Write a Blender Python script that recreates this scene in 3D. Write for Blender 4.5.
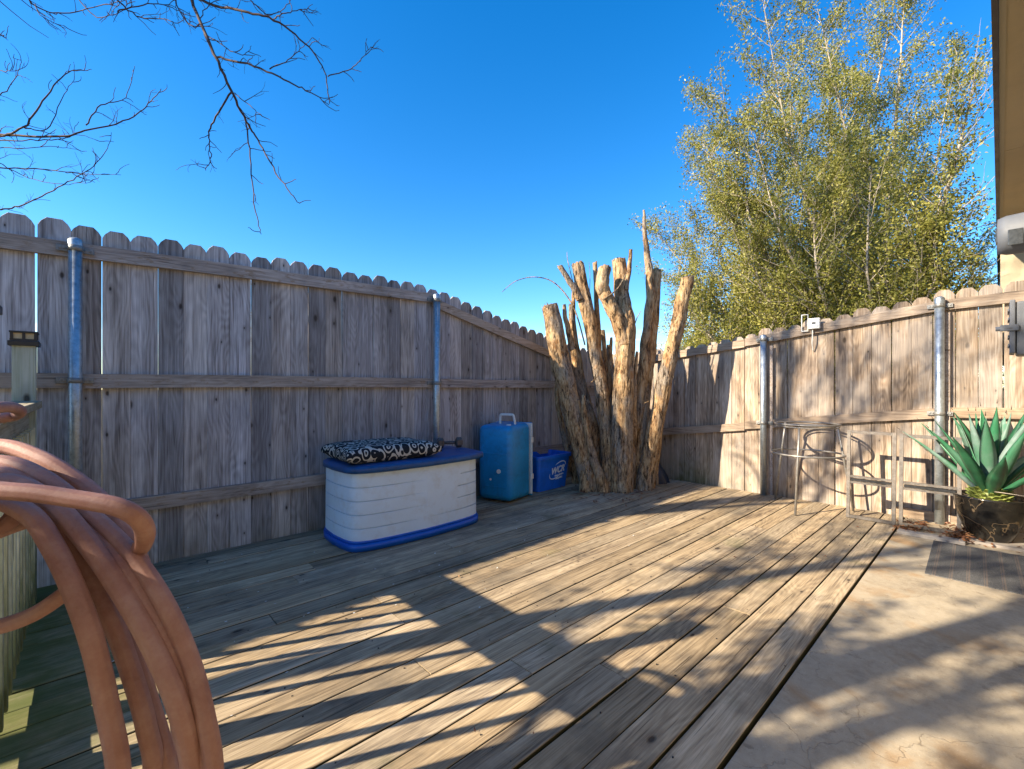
import bpy, bmesh, math, random
import numpy as np
from mathutils import Vector, Matrix, noise
R = math.radians
for o in list(bpy.data.objects): bpy.data.objects.remove(o)
scene = bpy.context.scene
# ------------------------------------------------------------------ camera
# world axes: +X along the deck boards, +Y along the right fence, Z up; eye above (0,0)
F, CX, CY, H = 455.0, 512.0, 387.0, 1.2
cam = bpy.data.objects.new('camera', bpy.data.cameras.new('camera'))
scene.collection.objects.link(cam)
cam.location = (0, 0, H); cam.rotation_euler = (R(90), 0, R(-43))
cam.data.lens = 16.0; cam.data.sensor_width = 36; cam.data.shift_y = 2.5/1024
cam.data.clip_start = 0.02; cam.data.clip_end = 2000
scene.camera = cam
# ------------------------------------------------------------------ sky and sun
LX, LY = 1.65, -0.69            # horizontal travel of sunlight per metre of drop
world = bpy.data.worlds.new('World'); scene.world = world; world.use_nodes = True
nt = world.node_tree; nt.nodes.clear()
sky = nt.nodes.new('ShaderNodeTexSky'); sky.sky_type = 'NISHITA'; sky.sun_disc = False
sky.sun_elevation = math.atan(1/math.hypot(LX, LY)); sky.sun_rotation = math.atan2(-LX, -LY)
sky.air_density = 1.0; sky.dust_density = 0.25; sky.ozone_density = 3.2; sky.altitude = 250
tc = nt.nodes.new('ShaderNodeTexCoord')
sep = nt.nodes.new('ShaderNodeSeparateXYZ'); nt.links.new(tc.outputs['Generated'], sep.inputs[0])
mp = nt.nodes.new('ShaderNodeMapping'); mp.inputs['Scale'].default_value = (2.2, 2.2, 16)
nt.links.new(tc.outputs['Generated'], mp.inputs[0])
nz = nt.nodes.new('ShaderNodeTexNoise'); nz.inputs['Scale'].default_value = 2.4; nz.inputs['Detail'].default_value = 6
nt.links.new(mp.outputs[0], nz.inputs['Vector'])
r1 = nt.nodes.new('ShaderNodeMapRange'); r1.inputs[1].default_value = 0.47; r1.inputs[2].default_value = 0.62
nt.links.new(nz.outputs['Fac'], r1.inputs[0])
r2 = nt.nodes.new('ShaderNodeMapRange'); r2.inputs[1].default_value = 0.125; r2.inputs[2].default_value = 0.085
nt.links.new(sep.outputs['Z'], r2.inputs[0])
mu = nt.nodes.new('ShaderNodeMath'); mu.operation = 'MULTIPLY'; nt.links.new(r1.outputs[0], mu.inputs[0]); nt.links.new(r2.outputs[0], mu.inputs[1])
hs = nt.nodes.new('ShaderNodeHueSaturation'); hs.inputs['Saturation'].default_value = 1.37; hs.inputs['Hue'].default_value = .503
hs.inputs['Value'].default_value = .78; nt.links.new(sky.outputs[0], hs.inputs['Color'])
mx = nt.nodes.new('ShaderNodeMix'); mx.data_type = 'RGBA'; mx.inputs[7].default_value = (4.6, 5.2, 6.0, 1)
nt.links.new(mu.outputs[0], mx.inputs[0]); nt.links.new(hs.outputs[0], mx.inputs[6])
bg = nt.nodes.new('ShaderNodeBackground'); bg.inputs['Strength'].default_value = 0.15
wo = nt.nodes.new('ShaderNodeOutputWorld'); nt.links.new(mx.outputs[2], bg.inputs[0]); nt.links.new(bg.outputs[0], wo.inputs[0])
sl = bpy.data.lights.new('sun', 'SUN'); sl.energy = 5.0; sl.angle = R(0.55); sl.color = (1.0, 0.86, 0.66)
sun = bpy.data.objects.new('sun', sl); scene.collection.objects.link(sun)
sun.rotation_euler = Vector((LX, LY, -1)).to_track_quat('-Z', 'Y').to_euler(); sun.location = (-8, 6, 10)
vs = scene.view_settings; vs.view_transform = 'Standard'; vs.look = 'None'; vs.gamma = 1; vs.use_curve_mapping = False
vs.exposure = 1.42
scene.render.resolution_x = 1024; scene.render.resolution_y = 769

# ------------------------------------------------------------------ helpers
C43, S43 = math.cos(R(43)), math.sin(R(43))
def world_at(px, py, z):
    """the place in the yard seen at px,py of the photo at forward distance z"""
    lat = (px-CX)/F*z
    return Vector((C43*lat + S43*z, -S43*lat + C43*z, H - (py-CY)/F*z))
def empty(name, loc=(0,0,0), rz=0):
    o = bpy.data.objects.new(name, None); scene.collection.objects.link(o)
    o.location = loc; o.rotation_euler = (0, 0, rz); o.empty_display_size = .1; return o
def tag(o, label=None, cat=None, group=None, kind=None):
    if label: o['label'] = label
    if cat: o['category'] = cat
    if group: o['group'] = group
    if kind: o['kind'] = kind
    return o
class MB:
    def __init__(s): s.v = []; s.f = []; s.c = []; s.sm = []
    def add(s, vs, fs, col=(.5,.5,.5), smooth=False):
        b = len(s.v); s.v.extend([tuple(x) for x in vs])
        for f in fs: s.f.append(tuple(b+i for i in f)); s.c.append(col); s.sm.append(smooth)
    def box(s, x0, x1, y0, y1, z0, z1, col=(.5,.5,.5), M=None, bev=0.0):
        if bev > 0:
            bm = bmesh.new(); bmesh.ops.create_cube(bm, size=1)
            for v in bm.verts: v.co = Vector(((x0+x1)/2+v.co.x*(x1-x0), (y0+y1)/2+v.co.y*(y1-y0), (z0+z1)/2+v.co.z*(z1-z0)))
            bmesh.ops.bevel(bm, geom=bm.edges[:], offset=bev, segments=2, affect='EDGES', profile=.6)
            vs = [v.co.copy() for v in bm.verts]; bm.verts.index_update(); fs = [[v.index for v in f.verts] for f in bm.faces]; bm.free()
        else:
            vs = [Vector(p) for p in ((x0,y0,z0),(x1,y0,z0),(x1,y1,z0),(x0,y1,z0),(x0,y0,z1),(x1,y0,z1),(x1,y1,z1),(x0,y1,z1))]
            fs = [(0,3,2,1),(4,5,6,7),(0,1,5,4),(1,2,6,5),(2,3,7,6),(3,0,4,7)]
        if M is not None: vs = [M @ v for v in vs]
        s.add(vs, fs, col)
    def prism(s, pts, z0, z1, col=(.5,.5,.5), M=None, smooth=False):
        n = len(pts)
        vs = [Vector((p[0], p[1], z0)) for p in pts] + [Vector((p[0], p[1], z1)) for p in pts]
        if M is not None: vs = [M @ v for v in vs]
        b = len(s.v); s.v.extend([tuple(v) for v in vs])
        def addf(f, sm): s.f.append(tuple(b+i for i in f)); s.c.append(col); s.sm.append(sm)
        addf(range(n-1, -1, -1), False); addf(range(n, 2*n), False)
        for i in range(n): j = (i+1) % n; addf((i, j, n+j, n+i), smooth)
    def tube(s, pts, rad, seg=8, col=(.5,.5,.5), closed=False, rough=0.0, rfreq=6.0, cap=True, seed=0, jag=0.0, smooth=True, ribs=0.0):
        pts = [Vector(p) for p in pts]; n = len(pts)
        if not hasattr(rad, '__len__'): rad = [rad]*n
        T = []
        for i in range(n):
            a = pts[(i-1) % n] if (closed or i > 0) else pts[i]; b = pts[(i+1) % n] if (closed or i < n-1) else pts[i]
            t = (b-a); T.append(t.normalized() if t.length > 1e-9 else Vector((0,0,1)))
        u = T[0].orthogonal().normalized(); vs = []
        for i in range(n):
            u = (u - T[i]*u.dot(T[i]))
            u = u.normalized() if u.length > 1e-6 else T[i].orthogonal().normalized()
            w = T[i].cross(u)
            for k in range(seg):
                a = 2*math.pi*k/seg; r = rad[i]; d = u*math.cos(a)+w*math.sin(a)
                if ribs: r *= 1+ribs*math.cos(a*10)
                if rough:
                    q = Vector((math.cos(a)*2.2+seed*3.1, math.sin(a)*2.2+seed, i*.20*rfreq/6))
                    rd_ = noise.noise(Vector((math.cos(a)*7+seed, math.sin(a)*7, i*.07+seed))); r *= 1 + rough*(noise.noise(q) + .5*rd_ + .55*(abs(noise.noise(Vector((math.cos(a)*4.5-seed, math.sin(a)*4.5, i*.05+seed*2))))*2-.5) + .3*noise.noise(Vector((math.cos(a)*9, math.sin(a)*9+seed, i*.6))))
                p = pts[i]+d*r
                if jag and i == n-1: p += T[i]*jag*noise.noise(Vector((math.cos(a)*5+seed, math.sin(a)*5, seed)))
                vs.append(p)
        fs = []
        m = n if closed else n-1
        for i in range(m):
            for k in range(seg):
                a = i*seg+k; b = i*seg+(k+1) % seg; c = ((i+1) % n)*seg+(k+1) % seg; d = ((i+1) % n)*seg+k
                fs.append((a, b, c, d))
        s.add(vs, fs, col, smooth)
        if cap and not closed:
            b = len(s.v)-len(vs)
            s.f.append(tuple(b+k for k in range(seg-1, -1, -1))); s.c.append(col); s.sm.append(False)
            s.f.append(tuple(b+(n-1)*seg+k for k in range(seg))); s.c.append((.9, .5, .5) if rough else col); s.sm.append(False)
    def lathe(s, prof, seg=32, c=(0,0,0), col=(.5,.5,.5), smooth=True):
        vs = []; fs = []
        for (r, z) in prof:
            for k in range(seg):
                a = 2*math.pi*k/seg; vs.append((c[0]+r*math.cos(a), c[1]+r*math.sin(a), c[2]+z))
        for i in range(len(prof)-1):
            for k in range(seg): fs.append((i*seg+k, i*seg+(k+1) % seg, (i+1)*seg+(k+1) % seg, (i+1)*seg+k))
        s.add(vs, fs, col, smooth)
    def build(s, name, mat, parent=None, loc=None):
        me = bpy.data.meshes.new(name); me.from_pydata(s.v, [], s.f); me.update()
        at = me.color_attributes.new('bid', 'FLOAT_COLOR', 'CORNER')
        arr = np.empty((len(me.loops), 4), np.float32)
        cnt = np.array([len(f) for f in s.f]); cols = np.array([tuple(c)+(1,) for c in s.c], np.float32)
        arr[:] = np.repeat(cols, cnt, axis=0); at.data.foreach_set('color', arr.ravel())
        me.polygons.foreach_set('use_smooth', np.array(s.sm, bool))
        o = bpy.data.objects.new(name, me); scene.collection.objects.link(o); me.materials.append(mat)
        if parent: o.parent = parent
        if loc: o.location = loc
        return o
def smooth_path(pts, sub=6):
    pts = [Vector(p) for p in pts]; out = []
    for i in range(len(pts)-1):
        p0 = pts[max(i-1, 0)]; p1 = pts[i]; p2 = pts[i+1]; p3 = pts[min(i+2, len(pts)-1)]
        for k in range(sub):
            t = k/sub
            out.append(.5*((2*p1)+(p2-p0)*t+(2*p0-5*p1+4*p2-p3)*t*t+(3*p1-p0-3*p2+p3)*t**3))
    out.append(pts[-1]); return out
def lerp_list(vals, n):
    m = len(vals)-1; out = []
    for i in range(n):
        t = i/(n-1)*m; k = min(int(t), m-1); out.append(vals[k]+(vals[k+1]-vals[k])*(t-k))
    return out
rng = random.Random(7)
def rcol(): return (rng.random(), rng.random(), rng.random())

# ------------------------------------------------------------------ materials
class NT:
    def __init__(s, name):
        s.m = bpy.data.materials.new(name); s.m.use_nodes = True; s.t = s.m.node_tree
        s.b = s.t.nodes['Principled BSDF']; s.out = s.t.nodes['Material Output']
    def n(s, typ, **kw):
        x = s.t.nodes.new('ShaderNode'+typ)
        for k, v in kw.items(): setattr(x, k, v)
        return x
    def l(s, a, b): s.t.links.new(a, b)
    def coord(s, scale=(1,1,1), src='Object', offs=None):
        tc = s.n('TexCoord'); m = s.n('Mapping'); m.inputs['Scale'].default_value = scale
        if offs is not None:
            v = s.n('VectorMath', operation='ADD'); s.l(tc.outputs[src], v.inputs[0]); s.l(offs, v.inputs[1]); s.l(v.outputs[0], m.inputs[0])
        else: s.l(tc.outputs[src], m.inputs[0])
        return m.outputs[0]
    def noise(s, vec, scale, detail=4, rough=.6, dist=0):
        x = s.n('TexNoise'); x.inputs['Scale'].default_value = scale; x.inputs['Detail'].default_value = detail
        x.inputs['Roughness'].default_value = rough; x.inputs['Distortion'].default_value = dist; s.l(vec, x.inputs['Vector']); return x.outputs['Fac']
    def rng(s, v, a, b, c=0, d=1):
        x = s.n('MapRange'); x.inputs[1].default_value = a; x.inputs[2].default_value = b; x.inputs[3].default_value = c; x.inputs[4].default_value = d
        s.l(v, x.inputs[0]); return x.outputs[0]
    def ramp(s, v, stops):
        x = s.n('ValToRGB'); cr = x.color_ramp
        while len(cr.elements) < len(stops): cr.elements.new(.5)
        for e, (p, c) in zip(cr.elements, stops): e.position = p; e.color = (c[0], c[1], c[2], 1)
        s.l(v, x.inputs[0]); return x.outputs[0]
    def mix(s, f, a, b, mode='MIX'):
        x = s.n('Mix', data_type='RGBA', blend_type=mode)
        for sock, val in ((x.inputs[0], f), (x.inputs[6], a), (x.inputs[7], b)):
            if isinstance(val, (int, float)): sock.default_value = val
            elif isinstance(val, tuple): sock.default_value = (val[0], val[1], val[2], 1)
            else: s.l(val, sock)
        return x.outputs[2]
    def math(s, op, a, b=0.0):
        x = s.n('Math', operation=op)
        for i, v in enumerate((a, b)):
            if isinstance(v, (int, float)): x.inputs[i].default_value = v
            else: s.l(v, x.inputs[i])
        return x.outputs[0]
    def bump(s, h, strength=.3, dist=.01):
        x = s.n('Bump'); x.inputs['Strength'].default_value = strength; x.inputs['Distance'].default_value = dist
        s.l(h, x.inputs['Height']); s.l(x.outputs[0], s.b.inputs['Normal'])
    def bid(s):
        a = s.n('Attribute', attribute_name='bid'); sp = s.n('SeparateXYZ'); s.l(a.outputs['Vector'], sp.inputs[0])
        v = s.n('VectorMath', operation='SCALE'); v.inputs['Scale'].default_value = 37.0; s.l(a.outputs['Vector'], v.inputs[0])
        return a, sp, v.outputs[0]
    def col(s, c): 
        if isinstance(c, tuple): s.b.inputs['Base Color'].default_value = (c[0], c[1], c[2], 1)
        else: s.l(c, s.b.inputs['Base Color'])
    def set(s, **kw):
        for k, v in kw.items(): s.b.inputs[k.replace('_', ' ')].default_value = v
        return s.m

def wood(name, axis, dark, mid, light, knots=.5, stain=(.05,.045,.04), stain_amt=.5, moss=None, lichen=0.0, vary=.5, fine=70, patchcol=None, norm=1):
    m = NT(name); a, sp, off = m.bid()
    g = [fine]*3; g[axis] = 1.6; v1 = m.coord(tuple(g), offs=off)
    g2 = [9]*3; g2[axis] = .7; v2 = m.coord(tuple(g2), offs=off)
    grain = m.noise(v1, 1.0, 5, .65, .4)
    # cathedral figure: rings bent by a slow noise along the board
    g3 = [1.0]*3; g3[axis] = .16; v3 = m.coord(tuple(g3), offs=off)
    w = m.n('TexNoise'); w.inputs['Scale'].default_value = 5.0; w.inputs['Detail'].default_value = 2; m.l(v3, w.inputs['Vector'])
    rings = m.math('SINE', m.math('MULTIPLY', w.outputs['Fac'], 150.0)); rings = m.rng(rings, -1, 1)
    big = m.noise(v2, 1.0, 4, .6, .6)
    gf = [fine*3.6]*3; gf[axis] = 5.0; gfine = m.noise(m.coord(tuple(gf), offs=off), 1.0, 3, .6)
    grain = m.math('ADD', m.math('MULTIPLY', grain, .6), m.math('MULTIPLY', gfine, .4))
    t = m.math('ADD', m.math('MULTIPLY', grain, .62), m.math('ADD', m.math('MULTIPLY', rings, .045), m.math('MULTIPLY', big, .35)))
    base = m.ramp(t, [(.37, dark), (.50, mid), (.63, light)])
    # board to board
    br = m.rng(sp.outputs[0], 0, 1, 1-vary*.5, 1+vary*.42)
    cb = m.n('CombineColor'); m.l(br, cb.inputs[0]); m.l(m.math('MULTIPLY', br, m.rng(sp.outputs[1], 0, 1, .95, 1.03)), cb.inputs[1]); m.l(m.math('MULTIPLY', br, m.rng(sp.outputs[1], 0, 1, .88, 1.1)), cb.inputs[2])
    base = m.mix(1.0, base, cb.outputs[0], 'MULTIPLY')
    # knots
    kv = [6.5]*3; kv[axis] = 3.2
    vo = m.n('TexVoronoi'); vo.inputs['Scale'].default_value = 1.0; 
    vo.voronoi_dimensions = '2D'; ks = m.n('SeparateXYZ'); m.l(m.coord(tuple(kv), offs=off), ks.inputs[0]); kc = m.n('CombineXYZ')
    across = [i for i in (0, 1, 2) if i not in (axis, norm)][0]; m.l(ks.outputs[across], kc.inputs[0]); m.l(ks.outputs[axis], kc.inputs[1])
    m.l(kc.outputs[0], vo.inputs['Vector'])
    kcol = m.n('SeparateColor'); m.l(vo.outputs['Color'], kcol.inputs[0]); kdist = m.math('MULTIPLY', vo.outputs['Distance'], m.rng(kcol.outputs[1], 0, 1, .5, 2.2)); kd = m.rng(kdist, .03, .065, 1, 0); halo = m.rng(kdist, .06, .19, 1, 0)
    kmask = m.math('MULTIPLY', kd, m.math('GREATER_THAN', m.n_sep(vo.outputs['Color']), 1-knots*.62))
    hmask = m.math('MULTIPLY', halo, m.math('GREATER_THAN', m.n_sep(vo.outputs['Color']), 1-knots*.62))
    base = m.mix(m.math('MULTIPLY', hmask, .35), base, (.07,.05,.04))
    base = m.mix(m.math('MULTIPLY', kmask, .85), base, (.035, .024, .018))
    # weather stains
    sn = m.noise(m.coord((1.3, 1.3, 1.3) if axis != 2 else (2.2, 2.2, .8)), 1.4, 6, .65)
    base = m.mix(m.math('MULTIPLY', m.rng(sn, .5, .68), stain_amt), base, stain)
    # fine cracks
    g4 = [120]*3; g4[axis] = 2.5
    ck = m.rng(m.noise(m.coord(tuple(g4), offs=off), 1.0, 3, .5, .2), .66, .72)
    base = m.mix(m.math('MULTIPLY', ck, .6), base, (.02, .016, .013))
    if lichen:
        ln = m.rng(m.noise(m.coord((6, 6, 14)), 2.5, 5, .7), .56, .66)
        base = m.mix(m.math('MULTIPLY', ln, lichen), base, (.23, .13, .045))
    if moss:
        pos = m.n('SeparateXYZ'); tco = m.n('TexCoord'); m.l(tco.outputs['Object'], pos.inputs[0])
        mk = moss(m, pos)
        base = m.mix(mk, base, (.075, .10, .018))
    if moss is moss_deck: base = m.mix(m.math('LESS_THAN', sp.outputs[0], -.5), base, (.045, .042, .018))  # board side faces: gap shade painted into the colour, along with mossy edges
    if patchcol: 
        pn = m.rng(m.noise(m.coord((1.6, 1.6, .8)), 2.2, 5, .6), .46, .58); base = m.mix(m.math('MULTIPLY', pn, .45), base, patchcol)
    m.col(base)
    m.bump(m.math('SUBTRACT', m.math('ADD', m.math('MULTIPLY', grain, .7), m.math('MULTIPLY', rings, .05)), m.math('ADD', m.math('MULTIPLY', ck, .8), kmask)), .55, .004)
    return m.set(Roughness=.82, Specular_IOR_Level=.25)
def n_sep(s, col):
    x = s.n('SeparateColor'); s.l(col, x.inputs[0]); return x.outputs[0]
NT.n_sep = n_sep

def moss_deck(m, pos):
    # green algae on the deck beside the railing
    nx = m.noise(m.coord((3, 5, 3)), 2.0, 5, .65)
    x = m.math('ADD', pos.outputs['X'], m.math('MULTIPLY', nx, .9))
    k = m.rng(x, .85, .25)
    y = m.rng(pos.outputs['Y'], 1.5, 2.2)
    a = m.math('MULTIPLY', m.math('MULTIPLY', k, y), .85)
    e = m.math('MULTIPLY', m.rng(m.noise(m.coord((1, 1, 1)), 2.3, 4, .6), .60, .70), .25)
    return m.math('MAXIMUM', a, e)
def moss_base(m, pos):
    z = m.math('ADD', pos.outputs['Z'], m.math('MULTIPLY', m.noise(m.coord((4, 4, 2)), 2, 4, .6), .5))
    return m.math('MULTIPLY', m.rng(z, .52, .15), .35)
def moss_rail(m, pos):
    z = m.math('ADD', pos.outputs['Z'], m.math('MULTIPLY', m.noise(m.coord((4, 4, 1.5)), 2.5, 5, .65), 1.2)); return m.math('MULTIPLY', m.rng(z, 1.25, .75), .8)
def moss_corner(m, pos):
    # blackened algae low on the shaded corner
    z = m.math('ADD', pos.outputs['Z'], m.math('MULTIPLY', m.noise(m.coord((5, 5, 3)), 2, 4, .6), .9))
    return m.math('MULTIPLY', m.math('MULTIPLY', m.rng(z, 1.0, .4), m.rng(pos.outputs['Y'], 1.9, 2.6)), .55)

M = {}
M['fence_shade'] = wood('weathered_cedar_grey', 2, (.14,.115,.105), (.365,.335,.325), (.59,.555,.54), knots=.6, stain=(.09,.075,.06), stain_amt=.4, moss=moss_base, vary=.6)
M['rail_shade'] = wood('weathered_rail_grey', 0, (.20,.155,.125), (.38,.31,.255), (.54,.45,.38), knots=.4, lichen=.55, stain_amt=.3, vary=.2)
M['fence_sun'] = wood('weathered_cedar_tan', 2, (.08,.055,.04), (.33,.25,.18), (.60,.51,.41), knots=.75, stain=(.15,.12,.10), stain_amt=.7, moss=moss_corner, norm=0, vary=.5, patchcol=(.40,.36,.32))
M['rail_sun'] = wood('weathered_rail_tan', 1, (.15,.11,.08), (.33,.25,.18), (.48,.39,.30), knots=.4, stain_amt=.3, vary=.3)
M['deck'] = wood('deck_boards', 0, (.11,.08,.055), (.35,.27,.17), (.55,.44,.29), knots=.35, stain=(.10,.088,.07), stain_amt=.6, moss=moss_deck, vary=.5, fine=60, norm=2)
M['rail_green'] = wood('treated_railing', 2, (.30,.31,.20), (.52,.53,.38), (.66,.66,.52), knots=.35, moss=moss_rail, stain_amt=.2, vary=.3)
M['cap_green'] = wood('treated_cap', 1, (.2,.17,.10), (.38,.34,.24), (.52,.47,.35), knots=.3, moss=moss_rail, stain_amt=.2, vary=.2)

def simple(name, c, rough=.5, var=.25, scale=8, metal=0.0, bump=0.0, dirt=None, dirt_amt=.5, spec=.5, stretch=(1,1,1)):
    m = NT(name); n1 = m.noise(m.coord(stretch), scale, 5, .65)
    lo = tuple(x*(1-var) for x in c); hi = tuple(min(1, x*(1+var)) for x in c)
    base = m.ramp(n1, [(.3, lo), (.7, hi)])
    if dirt:
        d = m.rng(m.noise(m.coord((1,1,1)), scale*1.9, 6, .7), .5, .68); base = m.mix(m.math('MULTIPLY', d, dirt_amt), base, dirt)
    m.col(base); m.l(m.rng(n1, .3, .7, rough*.8, min(1, rough*1.2)), m.b.inputs['Roughness'])
    if bump: m.bump(m.noise(m.coord((1,1,1)), scale*12, 4, .6), bump, .003)
    m.b.inputs['Metallic'].default_value = metal; m.b.inputs['Specular IOR Level'].default_value = spec
    return m.m
M['galv'] = simple('galvanised_steel', (.42,.47,.50), .42, .22, 26, metal=.75, dirt=(.2,.2,.19), dirt_amt=.5)
M['bracket'] = simple('bracket_zinc', (.24,.24,.23), .5, .3, 40, metal=.5, dirt=(.25,.2,.15), dirt_amt=.4)
M['rust_metal'] = simple('grey_painted_tube', (.16,.145,.13), .5, .3, 30, metal=.45, dirt=(.16,.10,.06), dirt_amt=.6)
M['stool_metal'] = simple('pale_grey_tube', (.26,.25,.235), .4, .25, 30, metal=.5, dirt=(.25,.19,.13), dirt_amt=.5)
M['black_pl'] = simple('black_plastic', (.018,.019,.021), .4, .3, 20)
M['amber'] = simple('cream_lens', (.55,.45,.28), .25, .2, 20)
M['blue_pl'] = simple('navy_blue_plastic', (.008,.075,.24), .45, .25, 14, bump=.1, dirt=(.05,.07,.16), dirt_amt=.4)
M['bright_blue'] = simple('recycling_blue_plastic', (.006,.13,.62), .4, .18, 10, dirt=(.03,.09,.30), dirt_amt=.3)
M['teal'] = simple('teal_blue_plastic', (.004,.23,.50), .42, .22, 5, dirt=(.01,.09,.18), dirt_amt=.5)
M['white_pl'] = simple('white_plastic', (.68,.68,.64), .45, .12, 20, dirt=(.4,.38,.33), dirt_amt=.35)
M['grey_pl'] = simple('pale_grey_plastic', (.64,.76,.88), .5, .04, 4, bump=.12, dirt=(.50,.50,.49), dirt_amt=.4)
M['iron'] = simple('dumbbell_iron', (.10,.085,.075), .45, .4, 40, metal=.3, dirt=(.25,.16,.10), dirt_amt=.5)
M['print'] = simple('white_print', (.75,.78,.82), .5, .05, 10)
M['soffit'] = simple('soffit_paint', (.50,.39,.23), .65, .06, 2, dirt=(.34,.27,.17), dirt_amt=.3)
M['fascia'] = simple('dark_brown_fascia', (.035,.022,.02), .5, .3, 10)
M['siding'] = simple('siding_paint', (.46,.38,.25), .65, .08, 2)
M['roof'] = simple('roof_shingle', (.11,.095,.085), .9, .4, 30, bump=.5)
M['gaspipe'] = simple('grey_conduit_paint', (.30,.31,.32), .45, .15, 20, metal=.4)
M['meterbox'] = simple('grey_meter_enamel', (.115,.125,.145), .6, .12, 8)
M['tarp'] = simple('dark_blue_tarp', (.012,.022,.05), .5, .4, 12, bump=.3)
M['wire'] = simple('grey_wire', (.30,.28,.25), .6, .2, 30)

def mk_hose():
    m = NT('terracotta_rubber'); v = m.coord((1,1,1))
    n1 = m.noise(v, 9, 5, .7); n2 = m.rng(m.noise(v, 60, 4, .7), .45, .75)
    base = m.ramp(n1, [(.25, (.24,.11,.085)), (.55, (.37,.195,.155)), (.8, (.50,.325,.27))])
    base = m.mix(m.math('MULTIPLY', n2, .3), base, (.50,.34,.26))
    m.col(base); m.bump(m.noise(v, 300, 3, .6), .25, .002); return m.set(Roughness=.6, Specular_IOR_Level=.25)
M['hose'] = mk_hose()
def mk_bark():
    m = NT('peeling_bark'); a, sp, off = m.bid(); v = m.coord((1, 1, .42), offs=off)
    n1 = m.noise(v, 12, 6, .7, .5); n2 = m.noise(m.coord((1,1,.3), offs=off), 70, 5, .7); n3 = m.noise(m.coord((1,1,.5), offs=off), 4, 4, .6)
    base = m.ramp(m.math('ADD', m.math('MULTIPLY', n1, .6), m.math('MULTIPLY', n2, .4)), [(.37, (.05,.028,.015)), (.44, (.27,.155,.075)), (.52, (.48,.31,.155)), (.64, (.62,.47,.30))])
    base = m.mix(m.rng(n3, .48, .60, 0, .75), base, m.ramp(n2, [(.35, (.12,.105,.09)), (.65, (.36,.32,.27))]))
    pt = m.rng(m.noise(m.coord((1,1,.6), offs=off), 7, 4, .65), .60, .66)
    base = m.mix(m.math('MULTIPLY', pt, .7), base, (.36,.17,.06))
    cr = m.rng(m.noise(m.coord((1,1,.17), offs=off), 34, 6, .7, 1.0), .555, .625)
    base = m.mix(m.math('MULTIPLY', cr, .9), base, (.03,.018,.01))
    cut = m.math('GREATER_THAN', sp.outputs[0], .85)
    base = m.mix(cut, base, m.ramp(m.noise(m.coord((1,1,1)), 40, 4, .7), [(.35,(.10,.075,.055)), (.65,(.34,.26,.18))]))
    m.col(base); m.bump(m.math('SUBTRACT', m.math('ADD', m.math('MULTIPLY', n1, .7), m.math('MULTIPLY', n2, .4)), m.math('MULTIPLY', cr, .6)), .9, .03)
    return m.set(Roughness=.85, Specular_IOR_Level=.2)
M['bark'] = mk_bark()
M['twig'] = simple('bare_twig_bark', (.075,.05,.042), .8, .35, 12, spec=.2)
M['stem'] = simple('pale_stem_bark', (.40,.34,.27), .8, .35, 8, spec=.2, bump=.2, dirt=(.12,.09,.06), dirt_amt=.5)
def mk_leaf(name, lo, mid, hi, tr=.35):
    m = NT(name); a, sp, off = m.bid()
    base = m.ramp(sp.outputs[0], [(.0, lo), (.5, mid), (1, hi)]); m.col(base)
    m.b.inputs['Roughness'].default_value = .5; m.b.inputs['Specular IOR Level'].default_value = .35
    t = m.n('BsdfTranslucent'); m.l(base, t.inputs[0]); s = m.n('MixShader'); s.inputs[0].default_value = tr
    m.l(m.b.outputs[0], s.inputs[1]); m.l(t.outputs[0], s.inputs[2]); m.l(s.outputs[0], m.out.inputs[0]); return m.m
M['leaf'] = mk_leaf('olive_leaf', (.11,.12,.022), (.27,.265,.05), (.50,.44,.12))
M['leaf_dark'] = mk_leaf('evergreen_leaf', (.03,.045,.012), (.075,.11,.022), (.13,.16,.04))
M['dead_leaf'] = mk_leaf('dry_leaf', (.09,.035,.02), (.22,.09,.04), (.34,.2,.1), .15)
def mk_agave():
    m = NT('agave_leaf'); a, sp, off = m.bid()
    n1 = m.noise(m.coord((1,1,1), offs=off), 7, 4, .6)
    base = m.ramp(m.math('ADD', m.math('MULTIPLY', n1, .5), m.math('MULTIPLY', sp.outputs[0], .5)), [(.28, (.02,.07,.035)), (.46, (.035,.17,.08)), (.60, (.08,.19,.12)), (.76, (.22,.29,.27))])
    base = m.mix(m.math('GREATER_THAN', sp.outputs[1], .97), base, (.05,.03,.02))
    m.col(base); return m.set(Roughness=.36, Specular_IOR_Level=.45)
M['agave'] = mk_agave()
M['agave_base'] = simple('agave_leaf_scars', (.20,.24,.05), .6, .5, 30, bump=.4, dirt=(.16,.11,.05), dirt_amt=.6)
def mk_pot():
    m = NT('black_marbled_glaze'); v = m.coord((1,1,1))
    w = m.noise(v, 3.2, 3, .5, 1.2); k = m.rng(m.math('ABSOLUTE', m.math('SUBTRACT', w, .5)), 0, .010, 1, 0)
    base = m.ramp(m.noise(v, 9, 5, .7, 1), [(.4, (.006,.006,.006)), (.75, (.028,.025,.02))])
    base = m.mix(m.math('MULTIPLY', k, .5), base, (.30,.21,.12)); m.col(base)
    m.bump(m.noise(v, 20, 3, .5), .2, .01); return m.set(Roughness=.16, Specular_IOR_Level=.6)
M['pot'] = mk_pot()
M['soil'] = simple('gravel_soil', (.20,.16,.12), .9, .5, 60, bump=.8)
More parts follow.
